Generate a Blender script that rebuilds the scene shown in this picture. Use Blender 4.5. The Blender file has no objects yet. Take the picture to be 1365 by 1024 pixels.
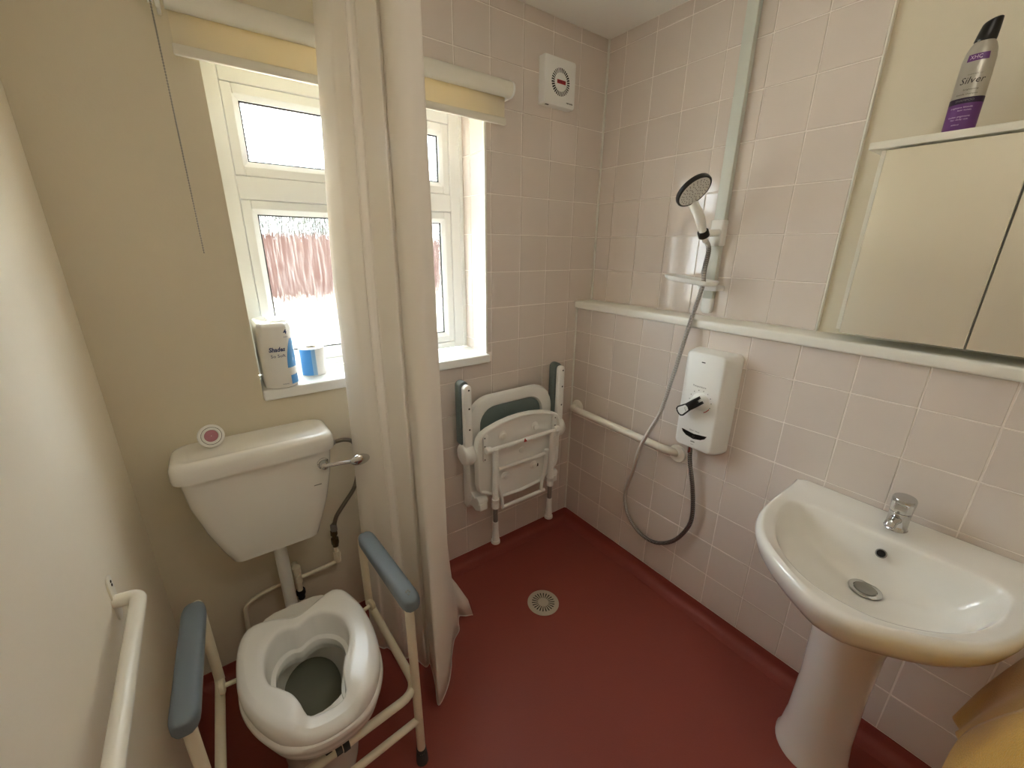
import bpy, bmesh, math, random
from mathutils import Vector, Matrix
random.seed(7)
S = bpy.context.scene
COL = S.collection
PI = math.pi

# ------------------------------------------------------------------ camera
cam_d = bpy.data.cameras.new('camera'); cam = bpy.data.objects.new('camera', cam_d); COL.objects.link(cam)
cam_d.sensor_fit = 'HORIZONTAL'; cam_d.sensor_width = 36.0; cam_d.lens = 548.0285*36/1365
cam_d.clip_start = .02
CR = Vector((.80897185, -.58775489, .01042812)); CU = Vector((.17676756, .26014058, .94925239)); CF = Vector((.56064051, .76607511, -.31434241))
cam.matrix_world = Matrix(((CR.x, CU.x, -CF.x, -1.60944), (CR.y, CU.y, -CF.y, -1.50870), (CR.z, CU.z, -CF.z, 1.53063), (0, 0, 0, 1)))
S.camera = cam

# ------------------------------------------------------------------ world, sun, exposure
S.view_settings.view_transform = 'Standard'; S.view_settings.look = 'None'
S.view_settings.exposure = 2.48; S.view_settings.gamma = 1.0; S.view_settings.use_curve_mapping = False
W = bpy.data.worlds.new('overcast_sky'); S.world = W; W.use_nodes = True
nt = W.node_tree; nt.nodes.clear()
wo = nt.nodes.new('ShaderNodeOutputWorld'); bg = nt.nodes.new('ShaderNodeBackground')
bg.inputs[0].default_value = (.85, .94, 1.0, 1); bg.inputs[1].default_value = 3.3
nt.links.new(bg.outputs[0], wo.inputs[0])
sun_d = bpy.data.lights.new('sun', 'SUN'); sun = bpy.data.objects.new('sun', sun_d); COL.objects.link(sun)
sun_d.energy = 11.0; sun_d.angle = math.radians(3); sun_d.color = (1, .97, .93)
sun.rotation_euler = Vector((.72, .02, -.70)).to_track_quat('-Z', 'Y').to_euler(); sun.location = (0, -4, 8)
pd = bpy.data.lights.new('window_portal', 'AREA'); po = bpy.data.objects.new('window_portal', pd); COL.objects.link(po)
pd.shape = 'RECTANGLE'; pd.size = .92; pd.size_y = 1.02; pd.cycles.is_portal = True
po.location = (-1.082, .30, 1.56); po.rotation_euler = (-PI/2, 0, 0)
cy = S.cycles
cy.max_bounces = 14; cy.diffuse_bounces = 8; cy.glossy_bounces = 5; cy.transmission_bounces = 8; cy.transparent_max_bounces = 16
cy.sample_clamp_indirect = 6.0; cy.use_denoising = True; cy.caustics_reflective = False; cy.caustics_refractive = True

# ------------------------------------------------------------------ materials
def lin(r, g, b):
    f = lambda c: (c/255/12.92) if c/255 <= .04045 else ((c/255+.055)/1.055)**2.4
    return (f(r), f(g), f(b), 1)
def mat(name, rgb, rough=.5, metal=0, spec=.5, noise=0, nscale=40, bump=0, bscale=200, coat=0, sheen=0, tint=0, trans=0, ior=1.45):
    m = bpy.data.materials.new(name); m.use_nodes = True
    n = m.node_tree.nodes; l = m.node_tree.links; p = n['Principled BSDF']
    p.inputs['Base Color'].default_value = lin(*rgb); p.inputs['Roughness'].default_value = rough
    p.inputs['Metallic'].default_value = metal; p.inputs['Specular IOR Level'].default_value = spec
    p.inputs['Coat Weight'].default_value = coat; p.inputs['Sheen Weight'].default_value = sheen
    p.inputs['Transmission Weight'].default_value = trans; p.inputs['IOR'].default_value = ior
    tc = n.new('ShaderNodeTexCoord')
    if noise or tint:
        last = None
        mx = n.new('ShaderNodeHueSaturation'); mx.inputs['Color'].default_value = lin(*rgb)
        ad = n.new('ShaderNodeMath'); ad.operation = 'ADD'; ad.inputs[1].default_value = 1.0
        if noise:
            t = n.new('ShaderNodeTexNoise'); t.inputs['Scale'].default_value = nscale; t.inputs['Detail'].default_value = 4
            l.new(tc.outputs['Object'], t.inputs['Vector'])
            r = n.new('ShaderNodeMath'); r.operation = 'MULTIPLY_ADD'; r.inputs[1].default_value = 2*noise; r.inputs[2].default_value = -noise
            l.new(t.outputs[0], r.inputs[0]); last = r
        if tint:
            oi = n.new('ShaderNodeObjectInfo'); r2 = n.new('ShaderNodeMath'); r2.operation = 'MULTIPLY_ADD'
            r2.inputs[1].default_value = 2*tint; r2.inputs[2].default_value = -tint; l.new(oi.outputs['Random'], r2.inputs[0])
            if last:
                s = n.new('ShaderNodeMath'); s.operation = 'ADD'; l.new(last.outputs[0], s.inputs[0]); l.new(r2.outputs[0], s.inputs[1]); last = s
            else: last = r2
        l.new(last.outputs[0], ad.inputs[0]); l.new(ad.outputs[0], mx.inputs['Value']); l.new(mx.outputs[0], p.inputs['Base Color'])
    if bump:
        t = n.new('ShaderNodeTexNoise'); t.inputs['Scale'].default_value = bscale; t.inputs['Detail'].default_value = 3
        l.new(tc.outputs['Object'], t.inputs['Vector'])
        b = n.new('ShaderNodeBump'); b.inputs['Strength'].default_value = bump; b.inputs['Distance'].default_value = .002
        l.new(t.outputs[0], b.inputs['Height']); l.new(b.outputs[0], p.inputs['Normal'])
    return m
M = {}
M['tile'] = mat('pink_glazed_tile', (216, 205, 196), .085, spec=.6, noise=.012, nscale=18, bump=.06, bscale=60, tint=.018)
M['grout'] = mat('pale_grout', (240, 232, 224), .85, noise=.03, nscale=60)
M['paint'] = mat('cream_wall_paint', (216, 207, 186), .75, noise=.012, nscale=30, bump=.16, bscale=160)
M['paint_lit'] = mat('cream_wall_paint_lit', (238, 230, 213), .72, noise=.012, nscale=30, bump=.16, bscale=160)  # same cream paint, lightened to stand for light on the left wall
M['ceil'] = mat('ceiling_paint', (238, 237, 232), .9, noise=.012, nscale=30, bump=.2, bscale=220)
M['floor'] = mat('red_safety_vinyl', (142, 68, 58), .45, noise=.10, nscale=420, bump=.22, bscale=600)
M['upvc'] = mat('white_upvc', (238, 240, 238), .3)
M['trimw'] = mat('white_plastic_trim', (232, 230, 220), .3)
M['gasket'] = mat('dark_gasket', (45, 44, 42), .7)
M['ceramic'] = mat('white_ceramic', (233, 231, 225), .12, coat=.3)
M['wplastic'] = mat('white_plastic', (234, 234, 230), .32)
M['seatpl'] = mat('white_moulded_plastic', (236, 236, 234), .24)
M['cream'] = mat('cream_coated_steel', (228, 220, 198), .35)
M['whitecoat'] = mat('white_coated_steel', (236, 232, 220), .32)
M['grey'] = mat('grey_soft_plastic', (112, 122, 130), .5, bump=.1, bscale=300)
M['greengrey'] = mat('green_grey_plastic', (104, 116, 114), .5)
M['greytube'] = mat('brushed_aluminium', (150, 148, 142), .45, metal=.8)
M['chrome'] = mat('chrome', (205, 206, 206), .12, metal=1)
M['hose'] = mat('steel_hose', (206, 202, 196), .28, metal=1)
M['braid'] = mat('braided_hose', (120, 112, 98), .5, metal=.5, bump=.4, bscale=700)
M['brass'] = mat('tarnished_brass', (96, 80, 54), .5, metal=.6)
M['black'] = mat('black_plastic', (24, 23, 22), .35)
M['dark'] = mat('dark_recess', (28, 26, 25), .8)
M['strap'] = mat('dark_grey_strap', (62, 62, 60), .7)
M['rail'] = mat('pale_green_grey_rail', (202, 206, 198), .38)
M['mirror'] = mat('mirror_glass', (250, 250, 244), .07, metal=1)
M['carcass'] = mat('white_laminate', (226, 222, 208), .45)
M['drain'] = mat('drain_grate_plastic', (186, 176, 158), .5)
M['pink'] = mat('pink_gel', (178, 120, 132), .4, noise=.1, nscale=60)
M['silver'] = mat('silver_bottle_plastic', (176, 172, 160), .32, metal=.35)
M['purple'] = mat('purple_label', (100, 52, 118), .4)
M['band'] = mat('dark_violet_band', (40, 20, 52), .4)
M['print'] = mat('dark_print', (48, 44, 46), .6)
M['printg'] = mat('grey_print', (120, 118, 114), .6)
M['printw'] = mat('pale_print', (216, 196, 222), .6)
M['red'] = mat('red_print', (176, 40, 40), .5)
M['navy'] = mat('navy_print', (38, 62, 116), .5)
M['blue'] = mat('blue_print', (84, 156, 220), .4)
M['paleblue'] = mat('pale_blue_print', (158, 196, 226), .5)
M['paper'] = mat('tissue_paper', (240, 238, 234), .9, bump=.3, bscale=150)
M['towel'] = mat('yellow_terry', (216, 168, 58), .95, noise=.22, nscale=260, bump=1.0, bscale=340, sheen=.4)
M['green'] = mat('hedge_green', (24, 31, 15), .8, noise=.5, nscale=4)
M['brickred'] = mat('red_brick', (58, 35, 27), .85, noise=.25, nscale=3)
M['patio'] = mat('pale_concrete', (226, 220, 206), .9, noise=.08, nscale=2)
M['dim_ground'] = mat('darkened_ground', (120, 116, 106), .9, noise=.1, nscale=3)  # ground colour darkened to cut light bounced onto the brick wall
M['water'] = mat('toilet_water', (120, 122, 108), .05)

def curtain_mat():
    m = bpy.data.materials.new('sheer_white_cloth'); m.use_nodes = True; n = m.node_tree.nodes; l = m.node_tree.links; n.clear()
    o = n.new('ShaderNodeOutputMaterial'); d = n.new('ShaderNodeBsdfDiffuse'); t = n.new('ShaderNodeBsdfTranslucent'); a = n.new('ShaderNodeMixShader')
    d.inputs[0].default_value = lin(238, 232, 224); t.inputs[0].default_value = lin(232, 226, 216); a.inputs[0].default_value = .15
    tr = n.new('ShaderNodeBsdfTransparent'); b = n.new('ShaderNodeMixShader'); b.inputs[0].default_value = .05
    tc = n.new('ShaderNodeTexCoord'); w = n.new('ShaderNodeTexNoise'); w.inputs['Scale'].default_value = 350
    bp = n.new('ShaderNodeBump'); bp.inputs['Strength'].default_value = .12; bp.inputs['Distance'].default_value = .001
    l.new(tc.outputs['Object'], w.inputs['Vector']); l.new(w.outputs[0], bp.inputs['Height']); l.new(bp.outputs[0], d.inputs['Normal'])
    l.new(d.outputs[0], a.inputs[1]); l.new(t.outputs[0], a.inputs[2]); l.new(a.outputs[0], b.inputs[1]); l.new(tr.outputs[0], b.inputs[2]); l.new(b.outputs[0], o.inputs[0])
    return m
def fill_lamp_mat(strength):  # glow of the added fill lamp
    m = bpy.data.materials.new('fill_lamp_glow'); m.use_nodes = True; p = m.node_tree.nodes['Principled BSDF']
    p.inputs['Base Color'].default_value = (.9, .88, .82, 1); p.inputs['Emission Color'].default_value = (1, .95, .86, 1); p.inputs['Emission Strength'].default_value = strength
    return m
M['lamp'] = fill_lamp_mat(3.0)
M['curtain'] = curtain_mat()
def blind_mat():
    m = bpy.data.materials.new('cream_blind_fabric'); m.use_nodes = True; n = m.node_tree.nodes; l = m.node_tree.links; n.clear()
    o = n.new('ShaderNodeOutputMaterial'); d = n.new('ShaderNodeBsdfDiffuse'); t = n.new('ShaderNodeBsdfTranslucent'); a = n.new('ShaderNodeMixShader')
    d.inputs[0].default_value = lin(228, 220, 200); t.inputs[0].default_value = lin(224, 210, 172); a.inputs[0].default_value = .30
    l.new(d.outputs[0], a.inputs[1]); l.new(t.outputs[0], a.inputs[2]); l.new(a.outputs[0], o.inputs[0])
    return m
M['blind'] = blind_mat()
def glass_mat():
    m = bpy.data.materials.new('rain_patterned_glass'); m.use_nodes = True; n = m.node_tree.nodes; l = m.node_tree.links; n.clear()
    o = n.new('ShaderNodeOutputMaterial'); tr = n.new('ShaderNodeBsdfTransparent'); tr.inputs[0].default_value = (.97, .98, .97, 1)
    rf = n.new('ShaderNodeBsdfRefraction'); rf.inputs['Roughness'].default_value = .04; rf.inputs['IOR'].default_value = 1.12
    tc = n.new('ShaderNodeTexCoord'); mp = n.new('ShaderNodeMapping'); mp.inputs['Scale'].default_value = (230, 230, 16)
    ns = n.new('ShaderNodeTexNoise'); ns.inputs['Scale'].default_value = 1; ns.inputs['Detail'].default_value = 2; ns.inputs['Distortion'].default_value = .6
    bp = n.new('ShaderNodeBump'); bp.inputs['Strength'].default_value = .9; bp.inputs['Distance'].default_value = .006
    rp = n.new('ShaderNodeMapRange'); rp.inputs[1].default_value = .40; rp.inputs[2].default_value = .60; rp.inputs[3].default_value = .35; rp.inputs[4].default_value = .9
    gl = n.new('ShaderNodeBsdfGlossy'); gl.inputs['Roughness'].default_value = .12
    a = n.new('ShaderNodeMixShader'); b = n.new('ShaderNodeMixShader'); b.inputs[0].default_value = .05
    l.new(tc.outputs['Object'], mp.inputs[0]); l.new(mp.outputs[0], ns.inputs['Vector']); l.new(ns.outputs[0], bp.inputs['Height']); l.new(bp.outputs[0], rf.inputs['Normal'])
    l.new(ns.outputs[0], rp.inputs[0]); l.new(rp.outputs[0], a.inputs[0]); l.new(tr.outputs[0], a.inputs[1]); l.new(rf.outputs[0], a.inputs[2])
    tl = n.new('ShaderNodeBsdfTranslucent'); tl.inputs[0].default_value = (.9, .92, .9, 1); c = n.new('ShaderNodeMixShader')
    mp2 = n.new('ShaderNodeMapping'); mp2.inputs['Scale'].default_value = (190, 190, 11); ns2 = n.new('ShaderNodeTexNoise'); ns2.inputs['Scale'].default_value = 1; ns2.inputs['Detail'].default_value = 3
    r2 = n.new('ShaderNodeMapRange'); r2.inputs[1].default_value = .50; r2.inputs[2].default_value = .62; r2.inputs[3].default_value = .0; r2.inputs[4].default_value = .035
    l.new(tc.outputs['Object'], mp2.inputs[0]); l.new(mp2.outputs[0], ns2.inputs['Vector']); l.new(ns2.outputs[0], r2.inputs[0]); l.new(r2.outputs[0], c.inputs[0])
    l.new(a.outputs[0], c.inputs[1]); l.new(tl.outputs[0], c.inputs[2])
    l.new(c.outputs[0], b.inputs[1]); l.new(gl.outputs[0], b.inputs[2]); l.new(b.outputs[0], o.inputs[0])
    return m
M['glass'] = glass_mat()

# ------------------------------------------------------------------ helpers
class G:
    """collects shapes in world coordinates; build() links them as one mesh object"""
    def __init__(s): s.bm = bmesh.new(); s.mi = 0
    def box(s, a, b, bev=0, seg=2):
        t = bmesh.new(); bmesh.ops.create_cube(t, size=1)
        d = [max(abs(b[i]-a[i]), 1e-5) for i in range(3)]; c = [(a[i]+b[i])/2 for i in range(3)]
        bmesh.ops.scale(t, vec=d, verts=t.verts)
        if bev: bmesh.ops.bevel(t, geom=list(t.edges), offset=min(bev, min(d)*.49), segments=seg, profile=.5, affect='EDGES')
        bmesh.ops.translate(t, vec=c, verts=t.verts); return s.add(t)
    def add(s, t, mw=None):
        if mw is not None: bmesh.ops.transform(t, matrix=mw, verts=t.verts)
        me = bpy.data.meshes.new('tmp'); t.to_mesh(me); t.free()
        n0 = len(s.bm.faces); s.bm.from_mesh(me); bpy.data.meshes.remove(me)
        s.bm.faces.ensure_lookup_table()
        for f in s.bm.faces[n0:]: f.material_index = s.mi
        return s
    def rings(s, R, capa=True, capb=True, closed=True):
        t = bmesh.new(); V = [[t.verts.new(p) for p in r] for r in R]; n = len(R[0])
        for i in range(len(V)-1):
            for j in range(n if closed else n-1):
                k = (j+1) % n
                try: t.faces.new((V[i][j], V[i][k], V[i+1][k], V[i+1][j]))
                except ValueError: pass
        if capa and closed: t.faces.new(list(reversed(V[0])))
        if capb and closed: t.faces.new(V[-1])
        bmesh.ops.recalc_face_normals(t, faces=t.faces); return s.add(t)
    def tube(s, pts, r, n=12, cap=True):
        pts = [Vector(p) for p in pts]; rad = r if isinstance(r, (list, tuple)) else [r]*len(pts)
        T = []
        for i in range(len(pts)):
            a = pts[max(i-1, 0)]; b = pts[min(i+1, len(pts)-1)]; T.append((b-a).normalized())
        u = T[0].orthogonal().normalized(); R = []
        for i, p in enumerate(pts):
            u = (u - T[i]*u.dot(T[i]))
            u = u.normalized() if u.length > 1e-6 else T[i].orthogonal().normalized()
            v = T[i].cross(u)
            R.append([p + (u*math.cos(2*PI*k/n) + v*math.sin(2*PI*k/n))*rad[i] for k in range(n)])
        return s.rings(R, cap, cap)
    def lathe(s, c, ax, prof, n=24, ref=None, cap=True):
        """prof: (distance along axis, radius)"""
        ax = Vector(ax).normalized(); u = (Vector(ref) if ref else ax.orthogonal()); u = (u-ax*u.dot(ax)).normalized(); v = ax.cross(u); c = Vector(c)
        return s.rings([[c + ax*h + (u*math.cos(2*PI*k/n)+v*math.sin(2*PI*k/n))*max(r, 1e-4) for k in range(n)] for h, r in prof], cap, cap)
    def prism(s, pts, ext, bev=0, seg=2):
        t = bmesh.new(); ext = Vector(ext)
        a = [t.verts.new(p) for p in pts]; b = [t.verts.new(Vector(p)+ext) for p in pts]; n = len(pts)
        fa = t.faces.new(a); fb = t.faces.new(list(reversed(b)))
        for i in range(n): t.faces.new((a[i], b[i], b[(i+1) % n], a[(i+1) % n]))
        bmesh.ops.recalc_face_normals(t, faces=t.faces)
        if bev:
            eb = set(fa.edges) | set(fb.edges)
            bmesh.ops.bevel(t, geom=list(eb), offset=bev, segments=seg, profile=.5, affect='EDGES')
        return s.add(t)
    def ball(s, c, r, sc=(1, 1, 1), sub=2, mw=None):
        t = bmesh.new(); bmesh.ops.create_icosphere(t, subdivisions=sub, radius=r)
        bmesh.ops.scale(t, vec=sc, verts=t.verts)
        if mw: bmesh.ops.transform(t, matrix=mw, verts=t.verts)
        bmesh.ops.translate(t, vec=c, verts=t.verts); return s.add(t)
    def grid(s, f, nu, nv):
        t = bmesh.new(); V = [[t.verts.new(f(i/nu, j/nv)) for j in range(nv+1)] for i in range(nu+1)]
        for i in range(nu):
            for j in range(nv): t.faces.new((V[i][j], V[i+1][j], V[i+1][j+1], V[i][j+1]))
        return s.add(t)
    def build(s, name, mats, parent=None, smooth=True, angle=40):
        bm = s.bm; base = wl(parent) if parent else None
        vs = [v.co for v in bm.verts]
        lo = Vector([min(v[i] for v in vs) for i in range(3)]); hi = Vector([max(v[i] for v in vs) for i in range(3)])
        c = Vector(((lo.x+hi.x)/2, (lo.y+hi.y)/2, (lo.z+hi.z)/2 if parent else lo.z))
        bmesh.ops.translate(bm, vec=-c, verts=bm.verts)
        if smooth:
            for f in bm.faces: f.smooth = True
            for e in bm.edges:
                if len(e.link_faces) == 2 and e.calc_face_angle(0) > math.radians(angle): e.smooth = False
        me = bpy.data.meshes.new(name); bm.to_mesh(me); bm.free()
        for m in (mats if isinstance(mats, (list, tuple)) else [mats]): me.materials.append(m)
        o = bpy.data.objects.new(name, me); COL.objects.link(o)
        o['w'] = list(c)
        if parent: o.parent = parent; o.location = c - base
        else: o.location = c
        return o
def wl(o):
    v = Vector(o.location)
    while o.parent: o = o.parent; v += Vector(o.location)
    return v
def thing(name, loc, label, cat, group=None):
    o = bpy.data.objects.new(name, None); COL.objects.link(o); o.location = loc; o.empty_display_size = .05
    return tag(o, label, cat, group)
def tag(o, label, cat, group=None):
    o['label'] = label; o['category'] = cat
    if group: o['group'] = group
    return o
def structure(o, label=None):
    o['kind'] = 'structure'
    if label: o['label'] = label
    return o
def sroot(name, loc):
    o = bpy.data.objects.new(name, None); COL.objects.link(o); o.location = loc; o['kind'] = 'structure'; return o
def cat_rom(P, n=8, closed=False):
    P = [Vector(p) for p in P]; out = []; m = len(P)
    for i in range(m if closed else m-1):
        if closed: a, b, c, d = P[(i-1) % m], P[i], P[(i+1) % m], P[(i+2) % m]
        else: a, b, c, d = P[max(i-1, 0)], P[i], P[i+1], P[min(i+2, m-1)]
        for k in range(n):
            t = k/n
            out.append(.5*((2*b)+(c-a)*t+(2*a-5*b+4*c-d)*t*t+(3*b-a-3*c+d)*t**3))
    if not closed: out.append(P[-1])
    return out
def fillet(P, r, n=6):
    P = [Vector(p) for p in P]; rr = r if isinstance(r, (list, tuple)) else [r]*len(P); out = [P[0]]
    for i in range(1, len(P)-1):
        a = (P[i-1]-P[i]); b = (P[i+1]-P[i]); q = min(rr[i], a.length*.49, b.length*.49)
        A = P[i]+a.normalized()*q; B = P[i]+b.normalized()*q
        for k in range(n+1):
            t = k/n; out.append(A*(1-t)**2 + P[i]*2*t*(1-t) + B*t*t)
    out.append(P[-1]); return out
def rrect(w, h, r, n=6):
    """rounded rectangle outline, centred, list of (a, b)"""
    o = []; rs = r if isinstance(r, (list, tuple)) else [r]*4
    for (sx, sy, a0), q in zip(((1, 1, 0), (-1, 1, 90), (-1, -1, 180), (1, -1, 270)), rs):
        for k in range(n+1):
            a = math.radians(a0+90*k/n); o.append((sx*(w/2-q)+q*math.cos(a), sy*(h/2-q)+q*math.sin(a)))
    return o
def text(txt, size, f, mat_, parent, name='lettering', shear=0, width=None, bold=0):
    """flat print: text centred at (0,0); f maps (u, v) to a world point"""
    cu = bpy.data.curves.new('t', 'FONT'); cu.body = txt; cu.size = size; cu.align_x = 'CENTER'; cu.align_y = 'CENTER'; cu.shear = shear; cu.resolution_u = 2; cu.offset = bold
    o = bpy.data.objects.new('t', cu); COL.objects.link(o)
    dg = bpy.context.evaluated_depsgraph_get(); me = bpy.data.meshes.new_from_object(o.evaluated_get(dg)); bpy.data.objects.remove(o)
    xs = [v.co.x for v in me.vertices]; k = 1 if not width else width/(max(xs)-min(xs))
    t = bmesh.new(); t.from_mesh(me)
    for v in t.verts: v.co = f(v.co.x*k, v.co.y)
    g = G(); g.add(t); return g.build(name, mat_, parent, smooth=False)

# ------------------------------------------------------------------ setting: floor, ceiling, walls
XL, YF, ZC = -1.89, -2.35, 2.395
LED = 1.28; P = .152; BX = -.1015          # ledge top, tile pitch, boxing face
WX0, WX1, WZ0, WZ1 = -1.52, -.645, 1.045, 2.06   # window opening
g = G(); g.box((XL-.1, YF-.1, -.12), (.1, .3, 0)); structure(g.build('floor', M['floor']), 'dark red speckled safety vinyl floor with coved edges')
g = G(); g.box((XL-.1, YF-.1, ZC), (.15, .3, ZC+.12)); structure(g.build('ceiling', M['ceil']), 'off-white painted ceiling')
g = G(); g.box((XL-.12, YF-.1, 0), (XL, .27, ZC)); structure(g.build('wall_left', M['paint_lit']), 'cream painted wall with brightness of light put into its colour, carrying the white grab rail')
g = G(); g.box((XL-.12, YF-.12, 0), (.15, YF, ZC)); structure(g.build('wall_front', M['paint_lit']), 'painted wall behind the viewpoint')
# window wall: painted part and tiled part
XS = -1.10; GR = .0022
g = G()
g.mi = 0
g.box((XL, 0, 0), (WX0, .27, ZC)); g.box((WX0, 0, 0), (XS, .27, WZ0)); g.box((WX0, 0, WZ1), (XS, .27, ZC))
g.mi = 1
g.box((XS, GR, 0), (WX1, .27, WZ0)); g.box((XS, GR, WZ1), (WX1, .27, ZC)); g.box((WX1, GR, 0), (.02, .27, ZC))
wall_back = structure(g.build('wall_back', [M['paint'], M['grout']], smooth=False), 'wall with the window, cream painted beside the toilet and pink tiled in the shower')
# shower wall (upper, above the ledge)
YE = -1.012
g = G(); g.mi = 1; g.box((GR, YE, LED-.04), (.14, .02, ZC)); g.mi = 0; g.box((.010, YF, LED-.04), (.14, YE, ZC))
wall_right = structure(g.build('wall_right', [M['paint'], M['grout']], smooth=False), 'wall above the ledge, pink tiled behind the shower and cream painted behind the cabinet')
# boxing below the ledge
g = G(); g.box((BX+GR, YF, 0), (.14, .02, LED-.034)); wall_low = structure(g.build('wall_right_lower', M['grout'], smooth=False), 'pink tiled boxing below the white ledge')

tile_cache = {}
def tile_mesh(w, h):
    k = (round(w, 4), round(h, 4))
    if k not in tile_cache:
        c = .0012; d = GR
        v = [(sx*(w/2), sy*(h/2), 0) for sx, sy in ((-1, -1), (1, -1), (1, 1), (-1, 1))]
        v += [(sx*(w/2), sy*(h/2), d-c) for sx, sy in ((-1, -1), (1, -1), (1, 1), (-1, 1))]
        v += [(sx*(w/2-c), sy*(h/2-c), d) for sx, sy in ((-1, -1), (1, -1), (1, 1), (-1, 1))]
        f = [(8, 9, 10, 11)]
        for b in (0, 4):
            for i in range(4): j = (i+1) % 4; f.append((b+i, b+j, b+4+j, b+4+i))
        me = bpy.data.meshes.new('tile'); me.from_pydata(v, [], f); me.materials.append(M['tile']); tile_cache[k] = me
    return tile_cache[k]
def put_tile(parent, c, w, h, rot):
    o = bpy.data.objects.new('tile', tile_mesh(w, h)); COL.objects.link(o); o.parent = parent
    o.location = Vector(c)-wl(parent)+Vector([random.uniform(-.0004, .0004) for _ in range(3)])
    o.rotation_euler = (rot[0]+random.uniform(-.0022, .0022), rot[1], rot[2]+random.uniform(-.0022, .0022)); return o
RB = (PI/2, 0, 0); RR = (PI/2, 0, -PI/2); J = .0036
zl = [.062] + [LED+P*r for r in range(-7, 8)] + [ZC]
xl = [-.004, -.1644, -.3164, -.4684, -.6204, -.7724, -.9244, -1.0764, XS-.001]
def back_tile(x1, x0, z0, z1):
    w, h = x1-x0-J, z1-z0-J
    if w > .008 and h > .008: put_tile(wall_back, ((x0+x1)/2, GR, (z0+z1)/2), w, h, RB)
for i in range(len(xl)-1):
    for j in range(len(zl)-1):
        x1, x0, z0, z1 = xl[i], xl[i+1], zl[j], zl[j+1]
        if i == 0:
            if z1 <= LED+.001: x1 = BX-.002
        if i == 4:                                    # beside the window: a narrow strip only
            if z0 < WZ0: back_tile(x1, x0, z0, min(z1, WZ0))
            if z0 < WZ0 < z1: back_tile(x1, WX1-.001, WZ0+.04, z1)
            if z0 < WZ0: continue
            if z0 >= WZ1-.02: back_tile(x1, x0, z0, z1)
            else: back_tile(x1, WX1-.001, z0, z1)
        elif i >= 5:
            if z0 < WZ0-.01: back_tile(x1, x0, z0, min(z1, WZ0))
            elif z0 >= WZ1-.03: back_tile(x1, x0, max(z0, WZ1), z1)
        else: back_tile(x1, x0, z0, z1)
yl = [-.004, -.096] + [-.096-P*k for k in range(1, 6)] + [YE+.003]
zu = [LED] + [LED+P*r for r in range(1, 8)] + [ZC]
for i in range(len(yl)-1):
    for j in range(len(zu)-1):
        put_tile(wall_right, (GR, (yl[i]+yl[i+1])/2, (zu[j]+zu[j+1])/2), yl[i]-yl[i+1]-J, zu[j+1]-zu[j]-J, RR)
yb = [-.004, -.103] + [-.103-P*k for k in range(1, 15)]
zb = [.062] + [LED+P*r for r in range(-7, 0)] + [LED-.034]
for i in range(len(yb)-1):
    for j in range(len(zb)-1):
        put_tile(wall_low, (BX+GR, (yb[i]+yb[i+1])/2, (zb[j]+zb[j+1])/2), yb[i]-yb[i+1]-J, zb[j+1]-zb[j]-J, RR)
# tiled jamb of the window
for j in range(len(zl)-1):
    z0, z1 = max(zl[j], 1.083), min(zl[j+1], WZ1)
    if z1-z0 > .02:
        for (y0, y1) in ((.004, .116), (.116, .178)):
            o = put_tile(wall_back, (WX1, (y0+y1)/2, (z0+z1)/2), y1-y0-.002, z1-z0-J, RR)
# trims
g = G(); g.box((-.0045, YE-.002, LED), (.012, YE+.003, ZC), .001); structure(g.build('trim_1', M['trimw']), 'thin white strip finishing the edge of the shower tiles')
g = G(); g.box((-.007, -.007, LED), (.001, .001, ZC), .002); g.box((BX-.006, -.006, .06), (BX+.002, .001, LED-.034), .002); structure(g.build('trim_2', M['trimw']), 'white sealant bead in the shower corner')
g = G(); g.box((WX1-.006, -.003, 1.08), (WX1+.004, .012, WZ1), .002); structure(g.build('trim_3', M['trimw']), 'white tile edging at the window reveal')
g = G(); g.box((-.12, YF, LED-.034), (.011, .001, LED), .007, 3); structure(g.build('trim_4', M['trimw']), 'long white ledge board above the pink tiled boxing')
g = G(); g.box((WX0+.0005, -.022, 1.045), (WX1+.003, .185, 1.082), .006, 3); structure(g.build('trim_5', M['upvc']), 'glossy white window sill board')
# coved skirting in floor vinyl
def cove(name, axis, wall, inn, a0, a1, top=.062):
    prof = [(0, top), (.003, top), (.003, .036)]
    prof += [(.003+.033*(1-math.cos(t*PI/2/6)), .036-.033*math.sin(t*PI/2/6)) for t in range(1, 7)] + [(.05, .0006), (.05, -.002), (0, -.002)]
    R = []
    for a in (a0, a1):
        R.append([Vector((wall+inn*d, a, z)) if axis == 'x' else Vector((a, wall+inn*d, z)) for d, z in prof])
    g = G(); g.rings(R); return structure(g.build(name, M['floor'], angle=30))
cove('baseboard_right', 'x', BX, -1, 0, YF); cove('baseboard_back', 'y', 0, -1, XL, BX); cove('baseboard_left', 'x', XL, 1, 0, YF)
# ------------------------------------------------------------------ window
win = sroot('window_1', ((WX0+WX1)/2, .21, 1.08)); win['label'] = 'white upvc window with rain patterned glass'
FY0, FY1 = .18, .245
ox0, ox1, oz0, oz1 = -1.518, -.652, 1.083, 2.055
g = G()
g.box((ox0, FY0, oz0), (-1.471, FY1, oz1), .004); g.box((-.706, FY0, oz0), (ox1, FY1, oz1), .004)
g.box((-1.471, FY0+.0005, 2.0), (-.706, FY1, oz1), .004); g.box((-1.471, FY0+.0005, oz0), (-.706, FY1, 1.112), .004)
g.build('outer_frame', M['upvc'], win, smooth=False)
g = G(); g.box((-1.120, FY0+.001, 1.112), (-1.056, FY1, 2.0), .004); g.build('mullion', M['upvc'], win, smooth=False)
g = G(); g.box((-1.471, FY0+.0008, 1.672), (-1.120, FY1, 1.741), .004); g.box((-1.056, FY0+.0008, 1.672), (-.706, FY1, 1.741), .004); g.build('transom', M['upvc'], win, smooth=False)
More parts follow.
